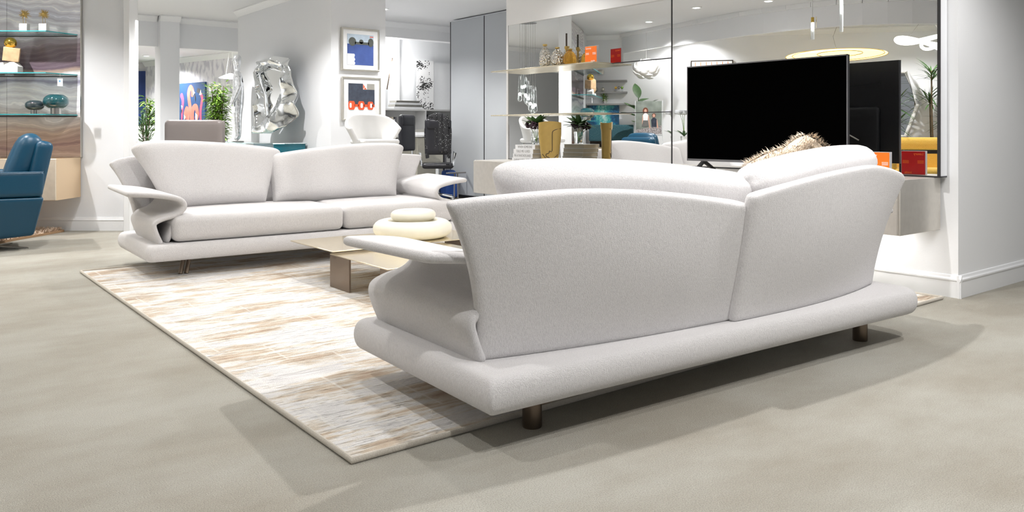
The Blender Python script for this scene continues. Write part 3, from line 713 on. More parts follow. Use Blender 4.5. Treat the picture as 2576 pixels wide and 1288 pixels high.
# flattened gold vases (face relief)
def face_vase(label, loc, rz, w=0.30, h=0.40):
    t = thing('face_vase', label, 'vase', loc, rz)
    mb = MB(); rings = []; N = 40
    for i in range(15):
        v = i / 14
        hw_ = w / 2 * lerp(0.66, 1.0, min(1, v / 0.72) ** 0.8 if v < 0.72 else 1) * (1.0 if v < 0.72 else 1)
        dp = lerp(0.045, 0.055, v) * (1.12 if v > 0.82 else 1)
        ring = []
        for k in range(N):
            a = 2 * PI * k / N; ca, sa = math.cos(a), math.sin(a)
            x = dp * math.copysign(abs(ca) ** 0.55, ca); y = hw_ * math.copysign(abs(sa) ** 0.45, sa)
            ring.append(mb.bm.verts.new((x, y, h * v + 0.012 * v * math.cos(y / hw_ * PI / 2))))
        rings.append(ring)
    for a_, b_ in zip(rings, rings[1:]):
        for k in range(N): mb.bm.faces.new((a_[k], a_[(k + 1) % N], b_[(k + 1) % N], b_[k]))
    mb.bm.faces.new(list(reversed(rings[0])))
    # inner wall
    inner = [mb.bm.verts.new((v.co.x * 0.85, v.co.y * 0.93, v.co.z)) for v in rings[-1]]
    low = [mb.bm.verts.new((v.co.x * 0.8, v.co.y * 0.9, v.co.z - 0.12)) for v in rings[-1]]
    for k in range(N):
        mb.bm.faces.new((rings[-1][k], rings[-1][(k + 1) % N], inner[(k + 1) % N], inner[k])); mb.bm.faces.new((inner[k], inner[(k + 1) % N], low[(k + 1) % N], low[k]))
    mb.bm.faces.new(low)
    mb.build('body', 'goldv', t)
    def P_(y, z): # front surface point
        return (-(lerp(0.045, 0.055, z / h)) * (1 - abs(y * 0.75 / (w / 2)) ** 4 * 0.3) - 0.001, y * 0.75, z)
    prof = [(-0.14, 0.335), (-0.10, 0.332), (-0.045, 0.315), (-0.03, 0.295), (-0.028, 0.22), (-0.026, 0.12), (0.008, 0.118), (0.012, 0.10), (0.05, 0.088), (0.045, 0.065), (0.012, 0.055), (0.008, 0.035)]
    MB().tube([P_(y, z) for y, z in spline_flat(prof)], 0.0035, 6).tube([P_(y, z) for y, z in spline_flat([(0.10, 0.09), (0.05, 0.045), (0.008, 0.035), (-0.05, 0.05), (-0.10, 0.085)])], 0.003, 6).build('face_relief', 'darkwood', t)
    return t
def spline_flat(p): return [(q.x, q.y) for q in spline([(a, b, 0) for a, b in p], 4)]
face_vase('flat satin gold vase with a face profile line beside the white books', (5.13, 5.955, 0.797), math.radians(50), 0.225, 0.395)

# flowers in a glass behind the books
t = thing('flower_arrangement', 'dark berry flowers with green leaves in a clear glass behind the book stack', 'flowers', (5.22, 6.27, 0.9735))
MB().lathe([(0.045, 0.001), (0.05, 0.01), (0.055, 0.13), (0.051, 0.13), (0.046, 0.015)], seg=20).build('glass_vase', 'glass', t)
mb = MB(); mf = MB(); ms = MB(); rnd = random.Random(5)
for i in range(26):
    a = rnd.uniform(0, 2 * PI); el = rnd.uniform(0.1, 0.9)
    d = (math.cos(a) * 0.45, math.sin(a), el); mf.leafblade((0.0, 0, 0.19), d, rnd.uniform(0.12, 0.24), rnd.uniform(0.045, 0.07), 0.4)
for c in ((-0.05, 0.05, 0.20), (-0.05, -0.02, 0.19), (-0.03, -0.11, 0.18), (0.04, 0.02, 0.20)):
    for k in range(34):
        q = Vector((rnd.gauss(0, 1), rnd.gauss(0, 1), rnd.gauss(0, 1))).normalized() * rnd.uniform(0.02, 0.042)
        mb.ball(Vector(c) + q, 0.010, seg=8)
    ms.tube([(0, 0, 0.03), (c[0] * 0.4, c[1] * 0.4, 0.12), c], 0.003, 6)
mf.build('leaves', 'leaf', t); mb.build('berries', 'purple', t); ms.build('stems', 'leafl', t)
# ================================================================== ALCOVE: stone wall, glass shelves, cabinet
def at(r, d, z): x, y = alc(r, d); return (x, y, z)
# local frame of alcove things: +x = to the right along the stone wall, +y = away from the room
t = thing('stone_wall_panel', 'polished banded agate stone slab filling the wall behind the glass shelves', 'wall panel', at(-4.80, 8.985, 0.82), -VIEW)
MB().span((-1.62, -0.012, 0.0), (-0.822, 0.013, 2.17)).span((-0.818, -0.012, 0), (0, 0.013, 2.17)).build('slab', 'stone', t, smooth=False)
MB().span((0.001, -0.02, 0), (0.012, 0.013, 2.17)).build('edge_trim', 'steel', t, smooth=False)
for z, nm in ((2.175, 'top'), (1.728, 'middle'), (1.283, 'lowest')):
    t = thing('glass_shelf', 'clear glass shelf with teal edge on the stone wall, the %s of the three' % nm, 'shelf', at(-4.84, 8.97, z), -VIEW)
    MB().prism([(-1.58, 0, 0), (-1.58, -0.345, 0), (-0.14, -0.345, 0), (0, 0, 0)], (0, 0, 0.010)).build('pane', 'shelfglass', t, smooth=False)
    MB().span((-1.58, -0.352, 0), (-0.14, -0.3455, 0.010)).prism([(-0.14, -0.352, 0), (0.008, 0, 0), (0.0005, 0, 0), (-0.145, -0.352, 0)], (0, 0, 0.010)).build('edge', 'glassedge', t, smooth=False)
    MB().span((-1.58, -0.006, -0.016), (0, 0.0, -0.004)).build('support_rail', 'black', t, smooth=False)
# price tag
t = thing('price_tag', 'white price tag hanging below the middle glass shelf', 'tag', at(-4.83, 8.62, 1.665), -VIEW)
MB().span((-0.028, -0.001, -0.075), (0.028, 0.001, 0.005)).build('card', 'matwhite', t, smooth=False)
MB().span((-0.013, -0.002, -0.032), (0.007, -0.0012, -0.012)).build('printed_square', plain('blue_print', (0.15, 0.35, 0.55), 0.6), t, smooth=False)
MB().tube([(0, 0, 0.0), (0, 0.0, 0.062)], 0.0008, 5).build('string', 'white', t)
# wall cabinet
M['sandf'] = plain('pale_sand_lacquer', (0.70, 0.60, 0.48), 0.35, 0.3)
t = thing('wall_cabinet', 'wall-hung cabinet with pale beige metal finish under the stone wall', 'cabinet', at(-4.795, 8.968, 0.378), -VIEW)
MB().span((-1.62, -0.48, 0), (0, 0, 0.44)).build('body', brushed('warm_sand_metal', (0.80, 0.62, 0.42), 0.34), t, bevel=0.003)
for k in range(2):
    MB().span((-1.615 + k * 0.81, -0.499, 0.004), (-0.81 + k * 0.81, -0.4805, 0.436)).build('door', 'sandf', t, bevel=0.002)

# spiky metal heads on white blocks
def spiky(label, x, seed, loc):
    t = thing('spiky_figure', label, 'figurine', loc, -VIEW, 'spiky gold figurines')
    MB().span((-0.042, -0.03, 0.001), (0.042, 0.03, 0.085)).build('plinth', 'white', t, bevel=0.002)
    rnd = random.Random(seed); mb = MB().ball((0, 0, 0.185), 0.026)
    for i in range(64):
        a, b = rnd.uniform(0, 2 * PI), rnd.uniform(-0.9, 1.2)
        d = Vector((math.cos(a) * math.cos(b), math.sin(a) * math.cos(b), math.sin(b)))
        mb.cone(Vector((0, 0, 0.185)) + d * 0.02, Vector((0, 0, 0.185)) + d * rnd.uniform(0.05, 0.068), 0.004, 0.0006, 6)
    mb.build('head', 'goldv', t)
    for sx in (-0.014, 0.014): MB().tube([(sx, 0, 0.085), (sx, 0, 0.165)], 0.002, 6).build('leg', 'goldv', t)
spiky('spiky gold head on a white block, left of the pair on the top glass shelf', 0, 1, at(-5.27, 8.72, 2.185))
spiky('spiky gold head on a white block, right of the pair on the top glass shelf', 0, 2, at(-5.06, 8.72, 2.185))
t = thing('block_sculpture', 'gold ball balanced on a tan stone block over a white block', 'sculpture', at(-5.41, 8.72, 1.738), -VIEW)
MB().prism([(-0.095, -0.05, 0.001), (0.095, -0.05, 0.001), (0.095, -0.05, 0.07), (0.05, -0.05, 0.115), (-0.095, -0.05, 0.11)], (0, 0.1, 0)).build('white_block', 'white', t, bevel=0.003)
MB().box((0, 0, 0.20), (0.155, 0.13, 0.15), rot=Euler((0.10, 0.10, 0.5)).to_matrix().to_4x4()).build('stone_block', plain('tan_travertine', (0.62, 0.42, 0.24), 0.55, var=0.2, sc=14), t, bevel=0.006)
MB().ball((-0.012, 0, 0.325), 0.062).build('gold_ball', 'gold', t)
t = thing('block_sculpture', 'tan rounded stone piece cut by the left frame edge', 'sculpture', at(-5.70, 8.72, 1.738), -VIEW)
MB().soft((0, 0, 0.19), (0.24, 0.12, 0.27), 0.06, n=8).build('stone', plain('tan_travertine', (0.62, 0.42, 0.24), 0.55, var=0.2, sc=14), t)
MB().soft((0, 0, 0.028), (0.2, 0.12, 0.05), 0.01, n=4).build('base', 'white', t)
def vase(label, loc, r, h, m):
    t = thing('footed_vase', label, 'vase', loc)
    f = 0.30 * h
    MB().lathe([(r * 0.42, 0.001), (r * 0.42, f), (r * 0.2, f)], seg=24).build('foot', 'steel', t)
    pr = [(r * 0.45, f)] + [(r * (1 - abs(2 * q - 1) ** 2.6 * 0.45) , f + (h - f) * q) for q in [i / 10 for i in range(0, 11)]] + [(r * 0.42, h), (r * 0.40, h - 0.02)]
    MB().lathe(pr, seg=32).build('bowl', m, t)
M['tealglass'] = plain('dark_teal_glass', (0.01, 0.085, 0.10), 0.04, var=0.3, sc=6, Coat_Weight=1.0)
M['greyglass'] = plain('smoke_glass', (0.035, 0.055, 0.065), 0.04, var=0.3, sc=6, Coat_Weight=1.0)
vase('small smoke-grey glass vase on a steel foot, lowest glass shelf', at(-5.16, 8.72, 1.293), 0.094, 0.148, 'greyglass')
vase('large teal glass vase on a steel foot, lowest glass shelf', at(-4.93, 8.72, 1.293), 0.126, 0.212, 'tealglass')

# round shag rug under the armchair
t = thing('shag_rug', 'beige shaggy rug with a curved edge behind the blue armchair', 'rug', at(0, 0, 0.0), -VIEW)
ol = spline([(-6.9, 8.93, 0), (-5.5, 8.93, 0), (-4.98, 8.92, 0), (-4.95, 8.72, 0), (-5.02, 8.2, 0), (-5.06, 7.9, 0), (-5.3, 7.55, 0), (-5.9, 7.35, 0), (-6.9, 7.3, 0)], 6)
mb = MB(); ms = []
for q in ol: ms.append((q.x, q.y, 0.001))
mb.prism(ms, (0, 0, 0.022)); mb.build('backing', plain('tan_rug_backing', (0.35, 0.22, 0.12), 0.8), t)
mb = MB(); rnd = random.Random(4)
for i in range(9000):
    x, y = rnd.uniform(-6.1, -4.97), rnd.uniform(7.5, 8.91)
    if x > -5.3 + (y - 7.55) * 0.6 and y < 8.0 or x > -5.07 + (y - 7.9) * 0.13: continue
    a_ = rnd.uniform(0, 2 * PI); p = Vector((x, y, 0.022)); w_ = Vector((0.006, 0.004, 0)); q = p + Vector((0.03 * math.cos(a_), 0.03 * math.sin(a_), rnd.uniform(0.02, 0.045)))
    v0, v1, v2 = mb.bm.verts.new(p + w_), mb.bm.verts.new(p - w_), mb.bm.verts.new(q); mb.bm.faces.new((v0, v1, v2))
mb.build('pile', fabric('beige_shag', (0.72, 0.58, 0.46), 60, 0.004, 0.12), t)['kind'] = 'stuff'

# teal swivel armchair, seen from its side (front = -x)
t = thing('armchair', 'teal leather swivel lounge armchair cut by the left frame edge', 'armchair', at(-4.92, 7.60, 0), -VIEW + 0.57)
def shell_warp(p): # taper downward
    k = (p.z + 0.18) / 0.36
    return (p.x * (0.80 + 0.20 * k), p.y * (0.84 + 0.16 * k), p.z - 0.02 * (1 - abs(p.x) / 0.4) * (1 - k))
MB().soft((0.012, 0, 0.315), (0.83, 0.80, 0.36), 0.03, n=14, fn=shell_warp).build('seat_shell', 'teal', t)
for sy in (-1, 1):
    ar = MB().soft((0.01, sy * 0.345, 0.615), (0.86, 0.11, 0.235), 0.035, n=12, fn=lambda p: (p.x * (0.96 + 0.15 * p.z), p.y, p.z)).build('armrest', 'teal', t)
    MB().tube([(-0.46, sy * 0.402, 0.728), (0.42, sy * 0.402, 0.728)], 0.0055, 6).build('piping', 'teal', ar)
tilt = Euler((0, 0.20, 0)).to_matrix().to_4x4()
MB().soft((0.375, 0, 0.68), (0.15, 0.64, 0.68), 0.055, n=12, rot=tilt).build('backrest', 'teal', t)
bc = MB().soft((0.265, 0, 0.83), (0.21, 0.56, 0.50), 0.09, n=12, rot=Euler((0, 0.36, 0)).to_matrix().to_4x4(), puff=(0.02, 0, 0.02)).build('back_cushion', 'teal', t)
MB().soft((-0.13, 0, 0.56), (0.62, 0.56, 0.14), 0.06, n=10, puff=(0, 0, 0.02)).build('seat_cushion', 'teal', t)
MB().lathe([(0.03, 0.03), (0.03, 0.22), (0.10, 0.235)], seg=20).build('pedestal', 'steel', t)
for k in range(4):
    a = PI / 4 + k * PI / 2 + 0.25
    MB().prism([(0.02, -0.022, 0.035), (0.02, 0.022, 0.035), (0.34, 0.014, 0.012), (0.36, 0, 0.008), (0.34, -0.014, 0.012)], (0, 0, -0.011)).build('base_foot', 'steel', t, rot=(0, 0, a))

# ================================================================== BEHIND THE FAR SOFA
# framed prints on the centre wall (y = 9.33)
def frame(label, x0, x1, z0, z1, y=9.33):
    t = thing('framed_print', label, 'picture', ((x0 + x1) / 2, y, (z0 + z1) / 2))
    w, h = (x1 - x0) / 2, (z1 - z0) / 2; f = 0.022
    mb = MB().span((-w, -0.045, h - f), (w, -0.001, h)).span((-w, -0.045, -h), (w, -0.001, -h + f)).span((-w, -0.045, -h + f), (-w + f, -0.001, h - f)).span((w - f, -0.045, -h + f), (w, -0.001, h - f))
    mb.build('frame', 'silverframe', t, bevel=0.002)
    MB().span((-w + f, -0.03, -h + f), (w - f, -0.002, h - f)).build('mat_board', 'matwhite', t, smooth=False)
    return t, w, h
def flat(mbname, m, t, polys, y0=-0.0315, dy=0.0008):
    mb = MB()
    for p in polys: mb.prism([(x, y0, z) for x, z in p], (0, -dy, 0))
    return mb.build(mbname, m, t, smooth=False)
def circ(cx, cz, rx, rz, n=24): return [(cx + rx * math.cos(2 * PI * i / n), cz + rz * math.sin(2 * PI * i / n)) for i in range(n)]
def rect(x0, z0, x1, z1): return [(x0, z0), (x1, z0), (x1, z1), (x0, z1)]
M['pblue'] = plain('print_blue', (0.06, 0.10, 0.30), 0.25, var=0.15, sc=8)
M['plight'] = plain('print_pale_blue', (0.50, 0.60, 0.70), 0.3, var=0.1)
M['polive'] = plain('print_olive', (0.10, 0.11, 0.10), 0.3)
M['pdark'] = plain('print_charcoal', (0.045, 0.055, 0.08), 0.25, var=0.2)
M['pred'] = plain('print_red_orange', (0.85, 0.10, 0.03), 0.4)
t, w, h = frame('silver framed abstract blue print, the upper of the two on the centre wall', 4.555, 5.09, 1.875, 2.42)
iw, ih = 0.185, 0.195
flat('blue_field', 'pblue', t, [rect(-iw, -ih, iw, ih)])
flat('pale_band', 'plight', t, [rect(-iw, 0.07, iw, ih)], -0.0325)
flat('olive_shape', 'polive', t, [circ(-0.115, 0.10, 0.052, 0.055), circ(0.145, 0.10, 0.04, 0.055), circ(0.01, 0.105, 0.03, 0.028), rect(-0.08, 0.065, 0.12, 0.10)], -0.0335)
flat('white_piece', 'matwhite', t, [[(-iw, -ih), (-0.085, -ih), (-0.075, -0.17), (-0.09, -0.15), (-0.075, -0.125), (-0.09, -0.10), (-0.08, -0.07), (-0.09, -0.055), (-iw, -0.055)]], -0.0335)
flat('red_bar', 'pred', t, [rect(0.13, 0.168, 0.18, 0.178)], -0.0345)
t, w, h = frame('silver framed dark print with red chain shape, lower of the two on the centre wall', 4.565, 5.11, 1.245, 1.80)
flat('dark_field', 'pdark', t, [rect(-iw, -0.09, iw, ih)])
flat('grey_piece', 'silverframe', t, [rect(0.075, 0.12, iw, ih)], -0.0325)
flat('white_corner', 'matwhite', t, [rect(0.02, 0.12, 0.075, ih)], -0.0325)
flat('red_triangle', 'pred', t, [[(0.022, 0.122), (0.022, 0.19), (0.046, 0.155)], [(0.03, 0.122), (0.072, 0.122), (0.05, 0.15)]], -0.0335)
def octo(cx, cz, a, b): return [(cx - a, cz - b * 0.6), (cx - a * 0.7, cz - b), (cx + a * 0.7, cz - b), (cx + a, cz - b * 0.6), (cx + a, cz + b * 0.6), (cx + a * 0.7, cz + b), (cx - a * 0.7, cz + b), (cx - a, cz + b * 0.6)]
flat('red_chain', 'pred', t, [octo(-0.14, -0.085, 0.045, 0.055), octo(-0.005, -0.085, 0.045, 0.055), octo(0.125, -0.085, 0.04, 0.052), rect(-0.10, -0.10, -0.04, -0.07), rect(0.03, -0.10, 0.09, -0.07), rect(0.15, -0.10, iw, -0.07)], -0.0335)
flat('chain_holes', 'matwhite', t, [octo(-0.155, -0.085, 0.013, 0.030), octo(0.0, -0.085, 0.016, 0.030), octo(0.135, -0.085, 0.014, 0.028)], -0.0345)

# crumpled chrome mirror on the wall face x = 4.43
t = thing('crumpled_mirror', 'crumpled chrome-framed wall mirror sculpture above the teal console', 'mirror', (4.43, 0, 0))
O = [(11.416, 2.111), (10.643, 2.139), (10.141, 2.06), (10.024, 1.798), (9.922, 1.624), (9.922, 1.316), (10.141, 1.173), (10.643, 1.078), (11.307, 1.083), (11.385, 1.254), (11.261, 1.648), (11.154, 1.756), (11.354, 1.936)]
I = [(11.32, 1.909), (10.917, 1.943), (10.481, 1.874), (10.522, 1.704), (10.759, 1.484), (11.034, 1.307), (11.093, 1.622), (11.25, 1.791)]
cy_, cz_ = 10.78, 1.62
def radial(poly, n):
    out = []
    for i in range(n):
        a = 2 * PI * i / n; d = (math.cos(a), math.sin(a)); best = 0.1
        for (y0, z0), (y1, z1) in zip(poly, poly[1:] + poly[:1]):
            ex, ez = y1 - y0, z1 - z0; den = d[0] * ez - d[1] * ex
            if abs(den) < 1e-9: continue
            s_ = ((y0 - cy_) * ez - (z0 - cz_) * ex) / den; u_ = ((y0 - cy_) * d[1] - (z0 - cz_) * d[0]) / den
            if s_ > 0 and -0.001 <= u_ <= 1.001: best = max(best, s_)
        out.append(best)
    return out
N = 180; ro, ri = radial(O, N), [v * 1.12 for v in radial(I, N)]; mb = MB(); rings = []; K = 18
for i in range(N):
    a = 2 * PI * i / N; row = []
    for k in range(K + 1):
        q = k / K; rr = lerp(ri[i], ro[i], q)
        y, z = cy_ + rr * math.cos(a), cz_ + rr * math.sin(a)
        p = Vector((y * 1.7 + 0.2 * z, z * 2.7, 1.7 + y * z * 0.25))
        v = noise.voronoi(p)[0]; v2 = noise.voronoi(p * 2.3 + Vector((3, 1, 0)))[0]
        cr = (v[0] * 0.26 + v2[0] * 0.035 + 0.02 * noise.noise(p * 2)) * min(1, 0.1 + q * 1.4) * 0.7
        x = -0.145 - 0.035 * math.sin(PI * q) + 0.03 * q - cr
        row.append(mb.bm.verts.new((x, y, z)))
    rings.append(row)
for i in range(N):
    for k in range(K): mb.bm.faces.new((rings[i][k], rings[(i + 1) % N][k], rings[(i + 1) % N][k + 1], rings[i][k + 1]))
o = mb.build('crumpled_frame', 'chrome', t, ang=24)
sm = o.modifiers.new('solid', 'SOLIDIFY'); sm.thickness = 0.004
mb = MB(); mb.prism([(-0.14, cy_ + ri[i] * 1.03 * math.cos(2 * PI * i / N), cz_ + ri[i] * 1.03 * math.sin(2 * PI * i / N)) for i in range(N)], (0.01, 0, 0))
mb.build('mirror_glass', 'mirror', t, smooth=False)
MB().span((-0.13, 10.6, 1.5), (-0.001, 10.75, 1.7)).build('wall_bracket', 'steel', t, smooth=False)

# teal console with glass top
t = thing('console_table', 'teal lacquer console with a clear glass top against the centre wall', 'console table', (4.2, 10.9, 0))
MB().span((-0.23, -0.87, 0.001), (0.20, -0.15, 0.943)).build('teal_cabinet', 'tealbox', t, bevel=0.004)
MB().span((-0.25, -0.89, 0.944), (0.21, 1.40, 0.956)).build('glass_top', 'shelfglass', t, smooth=False)
MB().span((-0.22, 1.30, 0.001), (0.19, 1.315, 0.943)).build('glass_leg', 'shelfglass', t, smooth=False)

# silver human statue on the console
t = thing('human_statue', 'standing silver mosaic human figure statue on the glass console top', 'statue', (4.14, 11.85, 0.957), math.radians(-14))
def skin(name, verts, edges, radii, m, parent, sub=2, root=0):
    me = bpy.data.meshes.new(name); me.from_pydata(verts, edges, []); o = bpy.data.objects.new(name, me); COL.objects.link(o)
    o.parent = parent; s_ = o.modifiers.new('skin', 'SKIN'); me.materials.append(M[m]); s_.use_smooth_shade = True
    for i, r in enumerate(radii):
        sv = me.skin_vertices[0].data[i]; sv.radius = r if isinstance(r, tuple) else (r, r); sv.use_root = (i == root)
    sb = o.modifiers.new('sub', 'SUBSURF'); sb.levels = sub; sb.render_levels = sub
    return o
# figure faces -x (to the left); y is its side axis
V = [(0.02, 0, 0.66), (0.01, 0, 0.80), (0.0, 0, 0.93), (0.0, 0, 1.03), (0.0, 0, 1.10), (-0.005, 0, 1.16), (-0.01, 0, 1.22), (0.0, 0, 1.29),
     (0.01, 0.055, 0.60), (0.0, 0.055, 0.36), (0.01, 0.05, 0.08), (-0.03, 0.05, 0.02), (0.01, -0.055, 0.60), (0.0, -0.055, 0.36), (0.01, -0.05, 0.08), (-0.03, -0.05, 0.02),
     (0.0, 0.12, 0.99), (0.015, 0.15, 0.80), (-0.06, 0.11, 0.62), (-0.085, 0.10, 0.55), (0.0, -0.12, 0.99), (0.015, -0.15, 0.80), (-0.06, -0.11, 0.62), (-0.085, -0.10, 0.55)]
E_ = [(0, 1), (1, 2), (2, 3), (3, 4), (4, 5), (5, 6), (6, 7), (0, 8), (8, 9), (9, 10), (10, 11), (0, 12), (12, 13), (13, 14), (14, 15), (2, 16), (16, 17), (17, 18), (18, 19), (2, 20), (20, 21), (21, 22), (22, 23)]
Rr = [(0.085, 0.095), (0.075, 0.085), (0.092, 0.115), 0.05, 0.038, (0.06, 0.055), (0.075, 0.065), 0.045, 0.082, 0.060, 0.040, 0.032, 0.082, 0.060, 0.040, 0.032, 0.050, 0.040, 0.030, 0.022, 0.050, 0.040, 0.030, 0.022]
body = skin('figure', V, E_, Rr, 'mosaic', t)
MB().tube([(-0.062, 0, 1.20), (-0.078, 0, 1.185)], [0.012, 0.009], 8).tube([(-0.055, -0.018, 1.165), (-0.058, 0.018, 1.165)], 0.006, 6).build('face', 'mosaic', t)
for sy in (-1, 1):
    for k, (dy, L) in enumerate(((-0.014, 0.045), (-0.005, 0.055), (0.004, 0.052), (0.013, 0.042))):
        MB().tube([(-0.085, sy * 0.10 + dy, 0.55), (-0.098, sy * 0.10 + dy, 0.53), (-0.10, sy * 0.10 + dy, 0.55 - L)], [0.007, 0.006, 0.004], 6).build('finger', 'mosaic', t)
    MB().tube([(-0.09, sy * 0.085, 0.555), (-0.115, sy * 0.075, 0.53)], [0.007, 0.005], 6).build('thumb', 'mosaic', t)
MB().span((-0.08, -0.11, 0.0), (0.08, 0.11, 0.012)).build('base_plate', 'steel', t, bevel=0.002)
tg = thing('price_tag', 'white price tag hanging from the hand of the silver statue', 'tag', (4.03, 11.72, 1.50), -VIEW)
MB().span((-0.028, -0.001, -0.12), (0.028, 0.001, -0.03)).build('card', 'matwhite', tg, smooth=False); MB().tube([(0, 0, -0.03), (0, 0, 0.03)], 0.001, 5).build('string', 'white', tg)

# taupe high-back chair
t = thing('high_back_chair', 'taupe leather chair with a broad square back behind the far sofa', 'chair', at(-3.93, 10.0, 0), -VIEW)
MB().soft((0, -0.02, 0.92), (0.72, 0.13, 0.66), 0.055, n=14, puff=(0, 0.012, 0)).build('backrest', 'taupe', t)
MB().soft((0, 0.06, 0.91), (0.70, 0.06, 0.66), 0.028, n=10).build('back_shell', 'taupe', t)
MB().soft((0, -0.32, 0.46), (0.68, 0.62, 0.16), 0.06, n=10).build('seat', 'taupe', t)
for x in (-0.28, 0.28):
    for y in (-0.55, -0.08): MB().cone((x, y, 0.001), (x, y, 0.39), 0.014, 0.02, 12).build('leg', 'bronze', t)

# white wing chair on a plinth
t = thing('display_plinth', 'grey box plinth under the white shell chair', 'plinth', at(-1.53, 8.9, 0), -VIEW + 0.25)
MB().span((-0.33, -0.33, 0.001), (0.33, 0.33, 0.63)).build('plinth_box', 'wall', t, bevel=0.004)
t = thing('shell_chair', 'white upholstered curved shell chair raised on a plinth behind the far sofa', 'chair', at(-1.53, 8.9, 0.631), -VIEW + 0.55)
t.scale = (0.84, 0.84, 0.84)
mb = MB()
def shell_fn(u, v):
    a = lerp(-1.95, 1.95, u); c_ = math.cos(a)
    rx = lerp(0.24, 0.30 + 0.02 * abs(math.sin(a)), v); ry = lerp(0.22, 0.27, v)
    flare = 0.05 * v * abs(math.sin(a)) ** 2
    top = 0.80 - 0.19 * (1 - math.exp(-((abs(a)) / 1.35) ** 4)) 
    x = math.sin(a) * (rx + flare) ; y = c_ * ry
    z = lerp(0.42, top, v)
    return (x, y, z)
mb.pad(shell_fn, lambda u, v: 0.024, 32, 12).build('shell_back', 'white', t, sub=1)
MB().soft((0, -0.05, 0.43), (0.50, 0.52, 0.07), 0.034, n=10).build('seat', 'white', t)
for x in (-0.19, 0.19):
    for y in (-0.22, 0.16): MB().cone((x * 1.1, y * 1.1, 0.001), (x, y, 0.40), 0.010, 0.014, 12).build('leg', 'steel', t)

# folding stand beside the wardrobe
t = thing('metal_stand', 'slim dark metal stand behind the right arm of the far sofa', 'stand', (5.02, 7.42, 0))
for dx in (-0.02, 0.02): MB().tube([(dx * 1.6, 0, 0.001), (dx, 0.0, 0.64)], 0.008, 8).build('leg', 'bezel', t)
MB().span((-0.12, -0.02, 0.64), (0.12, 0.02, 0.655)).build('top_plate', 'bezel', t)
# wardrobe of tall grey doors
t = thing('wardrobe', 'full-height pale grey lacquer wardrobe with black door edges', 'wardrobe', (7.6, 8.5, 0))
MB().span((0.025, 0, 0.05), (0.6, 2.90, 2.98)).build('body', 'wall', t, smooth=False)
for k in range(3):
    MB().span((0, 0.01 + k * 0.967, 0.06), (0.022, 0.955 + k * 0.967, 2.96)).build('door', 'wardrobe', t, bevel=0.002)
    MB().span((-0.003, 0.957 + k * 0.967, 0.06), (0.024, 0.974 + k * 0.967, 2.96)).build('door_edge', 'black', t, smooth=False)
MB().span((0.01, 0, 0.0), (0.6, 2.9, 0.05)).build('plinth', 'black', t, smooth=False)

# ---- office
def xy(x, y, z=0): return (x, y, z)
t = thing('low_bookcase', 'white low bookcase along the office wall', 'bookcase', (7.2, 13.05, 0))
mb = MB().span((0, 0, 1.50), (3.0, 0.39, 1.53)).span((0, 0, 0.001), (3.0, 0.39, 0.04)).span((0, 0.37, 0.04), (3.0, 0.39, 1.50)).span((0, 0, 1.0), (3, 0.37, 1.025)).span((0, 0, 0.5), (3, 0.37, 0.525))
for x in (0, 0.93, 1.86, 2.975): mb.span((x, 0, 0.04), (x + 0.025, 0.37, 1.50))
mb.build('carcass', 'white', t, smooth=False)
cols = ['red', 'matwhite', 'paper', 'white', 'paper', 'matwhite', 'bezel', 'black', 'darkwood', 'taupe', 'matwhite', 'paper']
rnd = random.Random(11)
cn = {'red': 'red', 'matwhite': 'white', 'paper': 'cream', 'white': 'white', 'bezel': 'grey', 'black': 'black', 'darkwood': 'dark', 'taupe': 'taupe'}
def books(x0, n, seq, z, where, h0=0.33, lean=0.0):
    x = x0
    for k in range(n):
        w_ = rnd.uniform(0.028, 0.045); h_ = h0 + rnd.uniform(-0.05, 0.04); mcol = seq[k % len(seq)]
        o = tag(MB().span((0, 0, 0.001), (w_, 0.24, h_)).build('binder', mcol, bevel=0.002), '%s file spine, %s from the left %s' % (cn[mcol], ('first', 'second', 'third', 'fourth', 'fifth', 'sixth', 'seventh', 'eighth')[k], where), 'book', group='files %s' % where)
        o.location = (x, 13.08, z); x += w_ + 0.003
books(7.26, 7, ['red', 'matwhite', 'red', 'paper', 'paper', 'matwhite', 'bezel'], 1.026, 'in the left bay of the office bookcase')
books(8.18, 8, ['black', 'bezel', 'matwhite', 'paper', 'black', 'matwhite', 'darkwood', 'black'], 1.026, 'in the middle bay of the office bookcase', 0.37)
for k, (dx, wd_, mm) in enumerate(((0.0, 0.62, 'matwhite'), (0.02, 0.60, 'silverframe'), (0.03, 0.55, 'matwhite'), (0.05, 0.5, 'silverframe'))):
    o = tag(MB().span((0, 0, 0), (wd_, 0.26, 0.038)).build('magazine_box', mm, bevel=0.002), 'flat grey-white box on the bookcase, %s from the bottom of the pile' % ('first', 'second', 'third', 'fourth')[k], 'box', group='flat boxes piled on the bookcase')
    o.location = (7.47 + dx, 13.08, 1.531 + k * 0.039)
t = thing('office_picture', 'tall black and white grainy picture leaning on the office wall', 'picture', (8.36, 13.42, 1.53))
MB().span((-0.19, 0, 0.0), (0.19, 0.02, 0.96)).build('print', 'grain', t, smooth=False)
t = thing('blank_board', 'plain white board beside the grainy picture in the office', 'board', (8.95, 13.45, 1.53))
MB().span((-0.385, 0, 0.0), (0.385, 0.02, 0.93)).build('board', 'lampsoft' if False else 'matwhite', t, smooth=False)
t = thing('wall_lamp', 'bronze rod wall lamp with two glowing heads in the office', 'lamp', (7.50, 13.40, 1.90))
MB().tube([(0, 0, 0), (0.12, 0, 0.60)], 0.012, 8).build('rod', 'bronze', t)
MB().ball((0.02, -0.03, 0.50), 0.05, (0.8, 0.8, 1.6)).build('bulb', 'lamp', t); MB().ball((0.17, -0.03, 0.47), 0.045, (0.8, 0.8, 1.6)).build('bulb', 'lamp', t)
